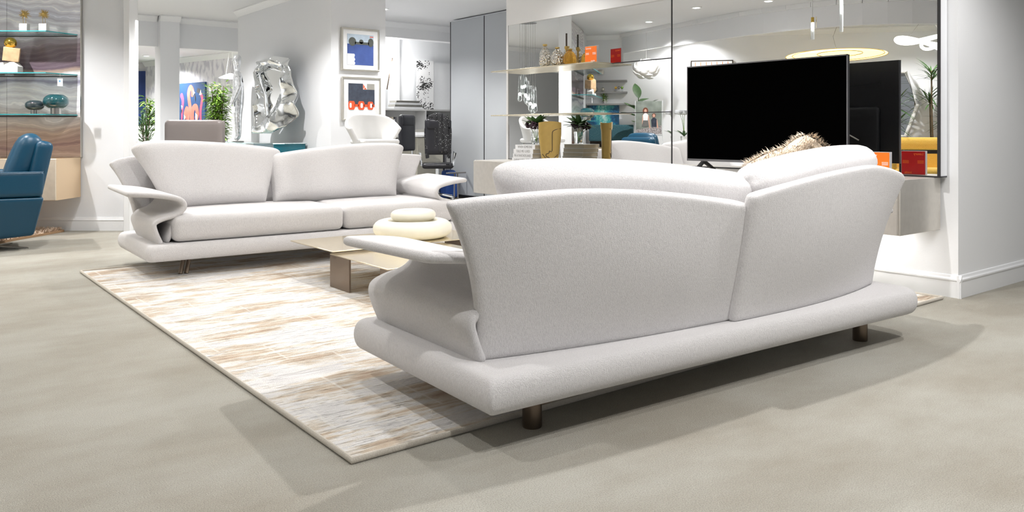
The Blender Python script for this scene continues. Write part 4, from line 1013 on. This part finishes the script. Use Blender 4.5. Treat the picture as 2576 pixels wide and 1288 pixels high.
MB().tube([(0.12, 0.05, 0.55), (0.12, -0.01, 0.55)], 0.01, 8).build('wall_mount', 'bronze', t)
l = bpy.data.lights.new('wall_lamp_light', 'POINT'); l.energy = 14; l.shadow_soft_size = 0.05; o = bpy.data.objects.new('wall_lamp_light', l); COL.objects.link(o); o.location = (7.55, 13.2, 2.35)
t = thing('office_desk', 'office desk with glossy white top and beige drawer side', 'desk', (6.95, 11.75, 0))
MB().span((-0.5, -0.35, 1.02), (0.64, 0.45, 1.05)).build('desktop', 'white', t, bevel=0.003)
M['beige'] = plain('beige_lacquer', (0.52, 0.50, 0.42), 0.35)
MB().span((0.02, -0.32, 0.35), (0.52, 0.30, 1.01)).build('drawer_unit', 'beige', t, bevel=0.004)
MB().span((0.16, -0.326, 0.78), (0.38, -0.3205, 0.92)).build('handle_recess', plain('dark_beige', (0.33, 0.31, 0.25), 0.5), t, smooth=False)
MB().span((-0.02, -0.30, 0.001), (0.46, 0.28, 0.349)).build('lower_cabinet', plain('grey_beige', (0.30, 0.29, 0.25), 0.4), t, smooth=False)
MB().span((0.56, -0.3, 0.001), (0.60, 0.4, 1.02)).build('leg', 'bezel', t, smooth=False)
for k in range(2):
    o = tag(MB().span((-0.15, -0.11, 0), (0.15, 0.11, 0.045)).build('desk_file', 'matwhite' if k == 0 else 'silverframe', bevel=0.002), '%s flat file lying on the office desk' % ('white' if k == 0 else 'upper grey'), 'file', group='files on the office desk')
    o.location = (7.03 - 0.02 * k, 11.57, 1.051 + 0.046 * k)
def office_chair(label, loc, rz, jacket=False):
    t = thing('office_chair', label, 'office chair', loc, rz)
    MB().soft((0, 0.24, 1.02), (0.42, 0.06, 0.56), 0.03, n=8).build('backrest', 'blackl', t)
    MB().soft((0, 0.24, 1.22), (0.38, 0.09, 0.18), 0.04, n=8).build('headrest', 'blackl', t)
    MB().soft((0, -0.05, 0.56), (0.50, 0.50, 0.09), 0.04, n=8).build('seat', 'blackl', t)
    for sx in (-1, 1):
        MB().tube([(sx * 0.25, 0.18, 0.56), (sx * 0.28, 0.15, 0.76), (sx * 0.28, -0.12, 0.78), (sx * 0.26, -0.10, 0.56)], 0.016, 8).build('armrest', 'chrome', t)
    MB().tube([(0, 0, 0.10), (0, 0, 0.52)], 0.03, 12).build('column', 'chrome', t)
    for k in range(5):
        a = 2 * PI * k / 5; MB().tube([(0, 0, 0.11), (0.30 * math.cos(a), 0.30 * math.sin(a), 0.06)], 0.018, 8).ball((0.30 * math.cos(a), 0.30 * math.sin(a), 0.03), 0.029, seg=12).build('base_foot', 'chrome', t)
    return t
office_chair('black leather high-back office chair in front of the office desk', (6.43, 11.25, 0.06), math.radians(205))
office_chair('black office chair with the sequinned jacket over it', (7.06, 10.97, 0.0), math.radians(150))
t = thing('sequin_jacket', 'black sequinned jacket draped over the office chair back', 'jacket', (6.93, 10.75, 0.75), math.radians(142))
t.scale = (0.64, 0.64, 1)
def jk(u, v):
    x = lerp(-0.27, 0.27, u) * (0.80 + 0.25 * (1 - v)); 
    return (x, 0.02 * math.sin(u * 22) + 0.03 * math.cos(u * PI), lerp(0.02, 0.66, v) - 0.05 * abs(2 * u - 1) ** 2 * v)
MB().pad(jk, lambda u, v: 0.025 + 0.03 * v, 30, 12).build('body', 'sequin', t, sub=1)
for sx in (-1, 1): MB().tube(spline([(sx * 0.20, 0, 0.60), (sx * 0.29, 0, 0.40), (sx * 0.28, 0.02, 0.12), (sx * 0.26, 0.0, -0.06)], 5), 0.045, 10).build('sleeve', 'sequin', t)
t = thing('shopping_bag', 'blue bag on the floor beside the office desk', 'bag', (7.40, 11.15, 0.001))
MB().soft((0, 0, 0.24), (0.26, 0.2, 0.46), 0.05, n=8, fn=lambda p: (p.x * (1 - 0.25 * (p.z > 0)), p.y, p.z)).build('bag_body', 'blue', t)
MB().tube(spline([(-0.07, 0, 0.45), (-0.04, 0, 0.54), (0.04, 0, 0.54), (0.07, 0, 0.45)], 5), 0.006, 6).build('handle', 'matwhite', t)

# ---- far rooms on the left
def bushy(name, label, cat, loc, H, rad, n, L, w, m, z0=0.35, stems=5, seed=1, el=(-0.3, 0.8), potr=0.16, pot='white', group=None, droop=0.6):
    t = thing(name, label, cat, loc, 0, group); rnd = random.Random(seed)
    MB().lathe([(potr * 0.75, 0.001), (potr, 0.28), (potr * 1.02, 0.30), (potr * 0.85, 0.30), (potr * 0.8, 0.25), (0.01, 0.25)], seg=24).build('pot', pot, t)
    ms, ml = MB(), MB()
    for s_ in range(stems):
        a = rnd.uniform(0, 2 * PI); q = rnd.uniform(0.1, 1) * rad * 0.6; tx, ty = q * math.cos(a), q * math.sin(a); hh = H * rnd.uniform(0.8, 1)
        pts = spline([(tx * 0.1, ty * 0.1, 0.25), (tx * 0.5, ty * 0.5, hh * 0.5), (tx, ty, hh)], 6)
        ms.tube(pts, 0.008, 6)
        for k in range(n // stems):
            f = rnd.uniform(z0 / H, 1) ; p = Vector((tx * f, ty * f, hh * f)); b = rnd.uniform(0, 2 * PI); e = rnd.uniform(*el)
            d = Vector((math.cos(b), math.sin(b), e))
            ml.leafblade(p + d * rad * rnd.uniform(0.05, 0.55) * 0.8, d, L * rnd.uniform(0.6, 1.2), w, droop, 4)
    ms.build('stems', 'stem', t); ml.build('foliage', m, t)
    return t
bushy('bamboo_palm', 'leafy bamboo plant in front of the flamingo painting', 'plant', at(-6.15, 16.8, 0), 2.12, 0.34, 1500, 0.17, 0.04, 'leafl', 0.9, 11, 4)
bushy('bamboo_palm', 'bright leafy bamboo plant seen left of the grey column', 'plant', at(-9.35, 20.8, 0), 2.05, 0.30, 800, 0.2, 0.045, 'leafl', 0.9, 7, 8)
bushy('potted_grass', 'spiky grass plant seen beside the left wall edge', 'plant', at(-6.45, 14.2, 0.55), 0.85, 0.16, 90, 0.32, 0.025, 'leaf', 0.30, 5, 9, el=(0.8, 2.2))
t = thing('plant_stand', 'white box under the spiky grass plant', 'plinth', at(-6.45, 14.2, 0), -VIEW)
MB().span((-0.2, -0.2, 0.001), (0.2, 0.2, 0.548)).build('box', 'white', t, smooth=False)
# flamingo painting on the wallpaper wall
wa = math.atan2(b.y - a.y, b.x - a.x) if False else None
A_, B_ = Vector(alc(-9.9, 21.95)), Vector(alc(-4.4, 17.5)); dr = (B_ - A_).normalized(); wrot = math.atan2(dr.y, dr.x); nv = Vector((dr.y, -dr.x))
def onwall(px_r, z):  # along-wall position from alcove r coordinate
    f = (px_r + 9.9) / 5.5; p = A_.lerp(B_, f) + nv * 0.08; return (p.x, p.y, z)
t = thing('flamingo_painting', 'painting of pink flamingos on deep blue on the patterned wall', 'painting', onwall(-7.98, 1.78), wrot)
MB().span((-0.95, -0.05, -0.62), (0.62, -0.001, 0.56)).build('canvas', plain('deep_blue_paint', (0.02, 0.07, 0.19), 0.6), t, smooth=False)
M['pinkf'] = plain('flamingo_pink', (0.90, 0.20, 0.15), 0.6, var=0.2, sc=5); M['pinkh'] = plain('flamingo_hot_pink', (0.85, 0.10, 0.20), 0.6)
def ribbon2(pts, w):
    P = spline([(x, z, 0) for x, z in pts], 6); L_, R_ = [], []
    for i, p in enumerate(P):
        d = (P[min(i + 1, len(P) - 1)] - P[max(0, i - 1)]).normalized(); n_ = Vector((-d.y, d.x, 0)); ww = w[0] + (w[1] - w[0]) * i / (len(P) - 1)
        L_.append((p.x + n_.x * ww, p.y + n_.y * ww)); R_.append((p.x - n_.x * ww, p.y - n_.y * ww))
    return L_ + R_[::-1]
def birds(polys, nm, m, y): flat(nm, m, t, polys, y)
def strip(mb, pts, w, y):
    P = spline([(x, 0, z) for x, z in pts], 10); n_ = len(P)
    for i in range(n_ - 1):
        w0 = lerp(w[0], w[1], i / n_) * 0.8
        mb.prism([(vx, y, max(-0.62, vz)) for vx, vz in circ(P[i].x, P[i].z, w0, w0, 14)], (0, -0.001 - 0.000004 * i, 0))
mb = MB()
strip(mb, [(-0.02, -0.62), (0.0, -0.3), (-0.10, 0.05), (-0.14, 0.30), (-0.05, 0.44), (0.05, 0.36), (0.03, 0.26)], (0.09, 0.085), -0.051); mb.build('painted_flamingo', 'pinkf', t, smooth=False); mb = MB()
strip(mb, [(-0.22, -0.62), (-0.16, -0.25), (-0.22, -0.10), (-0.30, -0.20), (-0.30, -0.30)], (0.10, 0.08), -0.052); mb.build('painted_flamingo', 'pinkf', t, smooth=False); mb = MB()
strip(mb, [(0.10, -0.62), (0.04, -0.25), (0.10, -0.08), (0.22, -0.06), (0.28, -0.22), (0.24, -0.32)], (0.09, 0.10), -0.053)
mb.build('painted_flamingo', 'pinkf', t, smooth=False)
mb = MB(); strip(mb, [(0.44, -0.62), (0.42, -0.2), (0.46, 0.0), (0.50, 0.15), (0.44, 0.26)], (0.06, 0.06), -0.051); mb.build('painted_flamingo', 'pinkh', t, smooth=False); mb = MB(); strip(mb, [(-0.50, -0.62), (-0.46, -0.2), (-0.42, 0.1), (-0.48, 0.25)], (0.04, 0.09), -0.051); mb.build('painted_flamingo', 'pinkh', t, smooth=False)
for q in [[(0.06, 0.40), (0.17, 0.30), (0.08, 0.24)], [(-0.37, -0.24), (-0.28, -0.30), (-0.36, -0.38)], [(0.18, -0.20), (0.28, -0.26), (0.26, -0.42), (0.20, -0.40)], [(0.36, 0.24), (0.44, 0.38), (0.48, 0.24)], [(-0.50, 0.0), (-0.42, -0.02), (-0.46, -0.10)]]: flat('pale_beak', 'matwhite', t, [q], -0.055)
for q in [[(0.14, 0.30), (0.20, 0.20), (0.19, 0.08), (0.15, 0.18)], [(-0.38, -0.38), (-0.33, -0.36), (-0.30, -0.52)], [(0.18, -0.40), (0.26, -0.44), (0.12, -0.55)], [(0.24, 0.32), (0.30, 0.42), (0.44, 0.38), (0.36, 0.28)], [(-0.50, -0.10), (-0.44, -0.12), (-0.48, -0.22)]]: flat('black_beak_tip', 'ink', t, [q], -0.057)
# pendant bowl lamp with glow
t = thing('pendant_lamp', 'white glowing saucer pendant lamp left of the statue head', 'pendant lamp', at(-6.0, 17.2, 2.25))
MB().lathe([(0.02, 0.10), (0.10, 0.07), (0.22, 0.015), (0.24, 0.0), (0.22, -0.005), (0.05, -0.02)], seg=32).build('shade', 'lampsoft', t)
for dx in (-0.1, 0.1): MB().tube([(dx, 0, 0.07), (0, 0, CEIL - 2.25)], 0.003, 5).build('cable', 'white', t)
# pieces seen through the left gap
t = thing('blue_panel', 'tall blue picture panel seen through the left gap', 'picture', at(-10.15, 22.28, 1.2), -VIEW)
MB().span((-0.35, -0.03, 0), (0.12, 0.0, 1.58)).build('panel', plain('blue_gradient_print', (0.05, 0.10, 0.35), 0.5, var=0.5, sc=1.0), t, smooth=False)
t = thing('beige_curtain', 'beige floor-length curtain seen through the left gap', 'curtain', at(-9.75, 22.0, 0), -VIEW)
mb = MB(); mb.pad(lambda u, v: (lerp(-0.02, 0.85, u), 0.03 * math.sin(u * 26), lerp(0.01, 2.75, v)), lambda u, v: 0.006, 60, 2).build('cloth', plain('beige_cloth', (0.50, 0.44, 0.36), 0.9), t)
t = thing('white_sideboard', 'white sideboard and bowl seen through the left gap', 'sideboard', at(-8.0, 18.2, 0), -VIEW)
MB().span((-1.0, -0.25, 0.001), (0.3, 0.25, 1.12)).build('body', 'white', t, bevel=0.01)
MB().lathe([(0.05, 1.121), (0.22, 1.20), (0.25, 1.24), (0.2, 1.23), (0.01, 1.15)], (-0.25, 0, 0), 24).build('bowl', 'matwhite', t)

# ================================================================== SEEN ONLY IN THE MIRRORS (left side of the showroom)
# left wall is r = -7.1; things on it use local x along d
LW = -VIEW + PI / 2         # local +x -> +d direction, local +y -> -r (into the wall)
for z, nm in ((2.09, 'highest'), (1.865, 'middle'), (1.638, 'lowest')):
    s_ = MB().span((-0.42, -0.16, -0.016), (0.36, 0.0, 0.016)).build('floating_shelf', plain('grey_shelf_lacquer', (0.28, 0.28, 0.28), 0.5), smooth=False)
    s_.location = at(-7.1, 8.62, z); s_.rotation_euler = (0, 0, LW)
    tag(s_, 'grey floating shelf reflected in the mirror, the %s of three' % nm, 'shelf')
for k in range(3):
    o = tag(MB().ball((0, 0, 0.045), 0.042, (0.8, 0.8, 1)).build('pebble_egg', 'silverframe'), 'grey egg ornament on the reflected middle shelf, number %s from its far end' % ('one', 'two', 'three')[k], 'ornament', group='egg ornaments on the reflected shelf')
    o['label'] = 'grey egg ornament on the reflected middle shelf, the %s of three from the stone wall' % ('nearest', 'second', 'farthest')[k]; o.location = at(-7.02, 8.93 - 0.13 * k, 1.884)
for k, mm in enumerate(('yellow', 'steel', 'leafl')):
    t = thing('bud_vase', ('tiny yellow', 'tiny grey', 'tiny green')[k] + ' flower in a glass on the reflected middle shelf', 'flowers', at(-7.02, 8.42 - 0.06 * k, 1.883))
    MB().lathe([(0.012, 0), (0.02, 0.01), (0.02, 0.05), (0.018, 0.05)], seg=12).build('glass_vase', 'glass', t); MB().ball((0, 0, 0.075), 0.027, seg=10).build('bloom', mm, t)
bushy('table_plant', 'small bushy green plant on the reflected lowest shelf', 'plant', at(-7.02, 8.62, 1.6595), 0.22, 0.10, 160, 0.05, 0.02, 'leafl', 0.06, 6, 21, potr=0.035)
for o in list(bpy.data.objects):
    if o.name.startswith('pot') and o.parent and o.parent.name == 'table_plant': o.scale = (1, 1, 0.28)
for o in list(bpy.data.objects):
    if o.name.startswith('stems') and o.parent and o.parent.name == 'table_plant': bpy.data.objects.remove(o)
t = thing('sea_artwork', 'blue-green abstract artwork under the reflected shelves', 'picture', at(-7.095, 8.66, 1.43), LW)
MB().span((-0.30, -0.035, -0.19), (0.32, 0, 0.19)).build('canvas', 'seaart', t, smooth=False)
t = thing('teal_headboard', 'dark teal upholstered panel on the reflected wall', 'headboard', at(-6.95, 8.5, 0), LW)
MB().soft((0, 0, 1.08), (0.86, 0.10, 0.32), 0.02, n=8).build('cushion_panel', 'tealfab', t); MB().span((-0.42, 0.05, 0.001), (0.42, 0.09, 1.1)).build('support', 'darkwood', t, smooth=False)
t = thing('wall_vent', 'small white wall sensor box above the reflected shelves', 'sensor', at(-7.095, 8.72, 2.27), LW)
MB().soft((0, -0.03, 0), (0.13, 0.06, 0.10), 0.025, n=6).build('housing', 'silverframe', t)
# petal pendant
t = thing('petal_pendant', 'large pendant lamp of white curved petals reflected in the mirror', 'pendant lamp', at(-6.3, 7.80, 2.24))
rnd = random.Random(2)
MB().ball((0, 0, 0), 0.09).build('bulb', 'lamp', t); MB().tube([(0, 0, 0.1), (0, 0, CEIL - 2.24)], 0.004, 6).build('cable', 'white', t)
for k in range(34):
    a = k * 2.399; zf = 1 - 2 * (k + 0.5) / 34; rr = math.sqrt(1 - zf * zf)
    d = Vector((rr * math.cos(a), rr * math.sin(a), zf * 0.75))
    q = d.to_track_quat('Z', 'Y').to_matrix().to_4x4()
    mb = MB(); R_ = 0.085
    for ring in range(4):
        pass
    vs = [[mb.bm.verts.new(Vector((R_ * i / 4 * math.cos(2 * PI * j / 12), R_ * i / 4 * math.sin(2 * PI * j / 12), -0.35 * (R_ * i / 4) ** 2 / R_))) for j in range(12)] for i in range(1, 5)]
    c0 = mb.bm.verts.new((0, 0, 0))
    for j in range(12):
        mb.bm.faces.new((c0, vs[0][j], vs[0][(j + 1) % 12]))
        for i in range(3): mb.bm.faces.new((vs[i][j], vs[i + 1][j], vs[i + 1][(j + 1) % 12], vs[i][(j + 1) % 12]))
    pt = mb.build('petal', 'white', t)
    pt.matrix_local = Matrix.Translation(d * 0.235) @ q @ Matrix.Rotation(0.45, 4, 'X')
l = bpy.data.lights.new('petal_lamp_light', 'POINT'); l.energy = 12; l.shadow_soft_size = 0.1; o = bpy.data.objects.new('petal_lamp_light', l); COL.objects.link(o); o.location = at(-6.3, 7.80, 2.24)
# big-leaf plant
t = thing('strelitzia_plant', 'tall plant with broad dark green leaves reflected in the mirror', 'plant', at(-6.62, 7.95, 0))
MB().lathe([(0.13, 0.001), (0.17, 0.38), (0.15, 0.38), (0.14, 0.33), (0.01, 0.33)], seg=24).build('pot', 'white', t)
mb, ms = MB(), MB()
for k, (az, el, hh, L) in enumerate(((2.0, 0.5, 1.55, 0.42), (1.2, 1.8, 1.62, 0.40), (-1.1, 0.45, 1.42, 0.45), (-2.0, 0.5, 1.36, 0.40), (2.4, 0.4, 1.38, 0.45), (1.9, 0.2, 1.22, 0.35), (-1.4, 0.25, 1.20, 0.40), (0.4, 0.9, 1.40, 0.36), (2.6, 0.15, 0.98, 0.35), (1.6, 0.1, 0.80, 0.35), (3.0, 0.8, 1.45, 0.4), (-0.4, 0.5, 1.3, 0.38))):
    d = Vector((math.cos(az + LW), math.sin(az + LW), el)).normalized(); p = Vector((d.x * 0.06, d.y * 0.06, hh))
    hh *= 1.08; p.z = hh; ms.tube([(0, 0, 0.33), (d.x * 0.02, d.y * 0.02, hh * 0.7), p], 0.008, 6); mb.leafblade(p, d, L * 0.9, 0.17, 0.5, 8)
ms.build('stems', 'leaf', t); mb.build('leaves', 'leaf', t)
# poster board with two seated women
t = thing('photo_board', 'photo board of two people at a table, reflected in the mirror', 'poster', at(-6.1, 7.74, 1.36), LW)
MB().span((-0.23, 0, -0.30), (0.23, 0.012, 0.30)).build('board', plain('muted_green_print', (0.22, 0.25, 0.22), 0.4, var=0.3, sc=6), t, smooth=False)
MB().span((-0.25, 0.02, -1.355), (-0.235, 0.035, 0.31)).span((0.235, 0.02, -1.355), (0.25, 0.035, 0.31)).span((-0.25, 0.015, -0.33), (0.25, 0.035, -0.31)).build('stand', 'acrylic', t, smooth=False)
M['skin'] = plain('printed_skin', (0.62, 0.36, 0.27), 0.6)
M['hairr'] = plain('printed_auburn_hair', (0.16, 0.05, 0.025), 0.6)
def fl(nm, m, polys, y): flat(nm, m, t, polys, y, 0.0005)
fl('printed_table', plain('printed_table_grey', (0.35, 0.32, 0.32), 0.5, var=0.6, sc=40), [[(-0.23, -0.30), (0.23, -0.30), (0.23, -0.22), (0.0, -0.18), (-0.23, -0.14)]], -0.001)
fl('printed_hair', 'hairr', [circ(0.06, 0.12, 0.050, 0.065), circ(-0.09, 0.04, 0.033, 0.040)], -0.0012)
fl('printed_faces', 'skin', [circ(0.06, 0.122, 0.024, 0.034), circ(-0.09, 0.035, 0.022, 0.030), [(0.10, -0.12), (0.125, -0.12), (0.115, 0.04), (0.095, 0.06)], [(-0.03, -0.19), (-0.005, -0.19), (0.02, 0.03), (0.0, 0.05)], [(-0.17, -0.19), (-0.145, -0.19), (-0.13, -0.03), (-0.15, -0.04)]], -0.0020)
fl('printed_blouse', 'matwhite', [[(0.02, -0.05), (0.10, -0.05), (0.105, 0.05), (0.075, 0.082), (0.04, 0.08), (0.01, 0.05)]], -0.0028)
fl('printed_dress', 'pdark', [[(-0.14, -0.17), (-0.05, -0.17), (-0.04, -0.04), (-0.07, -0.002), (-0.11, -0.002), (-0.14, -0.03)]], -0.0028)
fl('printed_skirt', 'steel', [[(0.0, -0.16), (0.13, -0.16), (0.10, -0.05), (0.02, -0.05)]], -0.0030)
# orchid on a plinth
t = thing('side_plinth', 'white plinth under the reflected orchid', 'plinth', at(-6.3, 7.29, 0), -VIEW)
MB().span((-0.15, -0.15, 0.001), (0.15, 0.15, 0.90)).build('box', 'white', t, smooth=False)
t = thing('orchid', 'white orchid in a pot reflected just left of the television', 'plant', at(-6.3, 7.29, 0.901))
MB().lathe([(0.05, 0.0), (0.07, 0.12), (0.06, 0.12), (0.01, 0.1)], seg=18).build('pot', 'white', t)
mb = MB(); ms = MB(); mf = MB(); rnd = random.Random(6)
for k in range(8): a_ = k * 0.8; mb.leafblade((0, 0, 0.12), (math.cos(a_), math.sin(a_), 1.2), 0.24, 0.05, 0.8)
for k in range(3):
    pts = spline([(0, 0, 0.12), (0.03 * (k - 1), 0.02, 0.4), (0.10 * (k - 1), 0.05, 0.58), (0.16 * (k - 1) + 0.03, 0.0, 0.52)], 6); ms.tube(pts, 0.004, 5)
    for p in pts[9:]:
        for j in range(5): mf.leafblade(p, (math.cos(j * 1.26), math.sin(j * 1.26), 0.4), 0.065, 0.055, 0.2, 3)
mb.build('leaves', 'leaf', t); ms.build('stems', 'leafl', t); mf.build('blooms', 'matwhite', t)
# picture above the television line
t = thing('wall_picture', 'wide framed drawing with orange marks reflected above the television', 'picture', at(-7.095, 6.80, 2.22), LW)
MB().span((-0.39, -0.03, -0.24), (0.39, 0, 0.24)).build('frame', 'darkwood', t, smooth=False); MB().span((-0.37, -0.032, -0.22), (0.37, -0.0305, 0.22)).build('paper', 'matwhite', t, smooth=False)
flat('orange_marks', 'orange', t, [rect(-0.3 + 0.1 * k, 0.02 * (k % 3), -0.29 + 0.1 * k, 0.21) for k in range(7)], -0.033)
# crystal rods
for k, (r, d, z, L) in enumerate(((-1.38, 5.65, 2.19, 0.20), (-1.46, 5.32, 2.28, 0.42))):
    t = thing('crystal_pendant', ('crystal rod pendant with a price tag, left of the two in the mirror', 'long crystal rod pendant, right of the two in the mirror')[k], 'pendant lamp', at(r, d, z))
    MB().tube([(0, 0, 0), (0, 0, L)], 0.021, 12).build('crystal_rod', 'acrylic', t); MB().tube([(0, 0, L * 0.5), (0, 0, L + 0.02)], 0.008, 8).build('led_core', 'lampsoft', t)
    MB().tube([(0, 0, L + 0.001), (0, 0, L + 0.06)], 0.018, 12).build('cap', 'gold', t); MB().tube([(0, 0, L + 0.06), (0, 0, CEIL - z)], 0.002, 5).build('cable', 'steel', t)
x, y, z = at(-1.38, 5.65, 2.36)
t = thing('price_tag', 'cream price tag hanging on the left crystal pendant', 'tag', (x - 0.045, y - 0.02, z + 0.03), -VIEW)
MB().span((-0.03, -0.001, -0.06), (0.03, 0.001, 0.07)).build('card', plain('cream_card', (0.75, 0.68, 0.5), 0.7), t, smooth=False); MB().span((-0.012, -0.002, 0.01), (0.012, 0.002, 0.035)).build('printed_square', 'ink', t, smooth=False)
# warm oval pendant
t = thing('oval_pendant', 'large warm glowing oval fabric pendant lamp reflected above the television', 'pendant lamp', at(-5.2, 4.85, 2.34), LW - 0.05)
sh = MB().ball((0, 0, 0), 1.0, (0.78, 0.30, 0.10), 32).build('shade', 'warmglow', t, rot=(0, 0.03, 0))
for k in range(5):
    yy = (-0.9 + 0.45 * k) * 0.30; q = math.sqrt(max(0.0, 1 - (yy / 0.30) ** 2))
    MB().tube([(0.785 * q * math.cos(2 * PI * i / 40), yy, 0.103 * q * math.sin(2 * PI * i / 40)) for i in range(40)], 0.005, 6, closed=True).build('rib', 'gold', t, rot=(0, 0.03, 0))
MB().tube([(0, 0, 0.09), (0.05, 0, 0.30), (-0.02, 0, 0.5), (0, 0, CEIL - 2.34)], 0.004, 6).build('cable', 'steel', t)
# white loop pendant
t = thing('loop_pendant', 'white sculptural loop pendant lamp reflected at the right mirror edge', 'pendant lamp', at(-5.5, 3.45, 2.58), LW)
pts = [(0.45 * math.cos(a_) , 0.28 * math.sin(a_), 0.06 * math.sin(2 * a_)) for a_ in [2 * PI * i / 40 for i in range(40)]]
MB().tube(pts, [0.03 + 0.012 * math.sin(3 * PI * i / 40) for i in range(40)], 10, closed=True).tube([(p[0] * 0.5 - 0.15, p[1] * 0.6, p[2] - 0.1) for p in pts], 0.025, 10, closed=True).build('loop', 'loopglow', t)
for dx in (-0.3, 0.3): MB().tube([(dx, 0, 0.0), (0, 0, CEIL - 2.58)], 0.0025, 5).build('cable', 'steel', t)
# hexagonal mirror, dracaenas, yellow sofa, glass table
t = thing('hexagon_mirror', 'white-framed elongated hexagon mirror on the reflected wall', 'mirror', at(-7.095, 3.62, 1.6), LW)
hexo = [(-0.40, 0.0), (-0.20, 0.58), (0.20, 0.58), (0.40, 0.0), (0.20, -0.58), (-0.20, -0.58)]
MB().prism([(x, -0.02, z) for x, z in hexo], (0, 0.02, 0)).build('mirror_glass', 'mirror', t, smooth=False)
MB().tube([(x, -0.03, z) for x, z in hexo], 0.035, 8, closed=True).build('frame', 'white', t)
def dracaena(label, loc, hs, seed):
    t = thing('dracaena_plant', label, 'plant', loc); rnd = random.Random(seed)
    MB().lathe([(0.13, 0.001), (0.17, 0.34), (0.15, 0.34), (0.14, 0.3), (0.01, 0.3)], seg=24).build('pot', 'white', t)
    mb, ms = MB(), MB()
    for k, hh in enumerate(hs):
        a_ = k * 2.1; tx, ty = 0.12 * math.cos(a_), 0.12 * math.sin(a_)
        ms.tube(spline([(tx * 0.2, ty * 0.2, 0.3), (tx, ty, hh * 0.6), (tx * 1.2, ty * 1.2, hh)], 5), 0.013, 8)
        for j in range(46):
            b_ = rnd.uniform(0, 2 * PI); mb.leafblade((tx * 1.2, ty * 1.2, hh - rnd.uniform(0, 0.18)), (math.cos(b_), math.sin(b_), rnd.uniform(-0.3, 1.6)), rnd.uniform(0.25, 0.42), 0.024, 0.5, 4)
    ms.build('canes', 'stem', t); mb.build('foliage', 'leaf', t)
dracaena('tall spiky dracaena plant at the right edge of the mirror', at(-6.6, 3.05, 0), (2.15, 1.75, 1.35), 3)
dracaena('spiky dracaena plant in front of the hexagon mirror', at(-6.45, 3.62, 0), (1.65, 1.3), 5)
t = thing('yellow_sofa', 'yellow upholstered sofa reflected at the right end of the mirror', 'sofa', at(-6.2, 3.2, 0), LW)
MB().soft((0, 0, 0.68), (1.5, 0.2, 0.66), 0.08, n=10).build('backrest', 'yellow', t); MB().soft((0, -0.42, 0.40), (1.5, 0.75, 0.22), 0.09, n=10).build('seat', 'yellow', t)
for sx in (-1, 1): MB().soft((sx * 0.74, -0.3, 0.52), (0.14, 0.8, 0.40), 0.06, n=6).build('armrest', 'yellow', t)
for sx in (-0.6, 0.6):
    for y in (-0.7, 0.0): MB().cone((sx, y, 0.001), (sx, y, 0.30), 0.015, 0.02, 10).build('leg', 'darkwood', t)
t = thing('glass_table', 'glass-topped table with dark legs before the reflected yellow sofa', 'table', at(-4.95, 3.45, 0), LW)
MB().span((-0.55, -0.3, 0.83), (0.55, 0.3, 0.842)).build('glass_top', 'shelfglass', t, smooth=False)
MB().span((-0.50, -0.25, 0.77), (0.50, -0.22, 0.829)).span((-0.50, 0.22, 0.77), (0.50, 0.25, 0.829)).build('apron', 'darkwood', t, smooth=False)
for sx in (-0.48, 0.42):
    for y in (-0.25, 0.21): MB().span((sx, y, 0.001), (sx + 0.05, y + 0.04, 0.829)).build('leg', 'darkwood', t, smooth=False)
# glass-bubble chandelier beyond the alcove wall
t = thing('glass_chandelier', 'cluster chandelier of clear glass tubes with bright bulbs reflected in the mirror', 'chandelier', at(-4.95, 9.75, 1.40))
rnd = random.Random(9)
MB().lathe([(0.001, 0), (0.16, 0), (0.16, -0.02), (0.001, -0.02)], (0, 0, CEIL - 1.401), 24).build('canopy', 'chrome', t)
for k in range(9):
    a_ = k * 2.399; q = 0.15 * math.sqrt((k + 0.5) / 9); x, y = q * math.cos(a_), q * math.sin(a_); z = rnd.uniform(0.0, 0.40)
    MB().lathe([(0.014, z + 0.44), (0.022, z + 0.38), (0.032, z + 0.14), (0.04, z + 0.04), (0.025, z), (0.022, z + 0.01), (0.036, z + 0.05), (0.028, z + 0.14), (0.02, z + 0.38)], (x, y, 0), 14).build('glass_tube', 'glass', t)
    MB().ball((x, y, z + 0.13), 0.026, seg=10).build('bulb', 'lamp', t); MB().tube([(x, y, z + 0.44), (x, y, CEIL - 1.42)], 0.0025, 5).build('cable', 'steel', t)
# tall LED strip lamp on the reverse of the pillar
t = thing('led_light_strip', 'tall vertical white light strip reflected between the chandelier and stone wall', 'light strip', at(-4.213, 9.03, 1.0), -VIEW)
MB().span((0.0, 0, 0), (0.006, 0.05, 1.35)).build('strip', 'led', t, smooth=False)
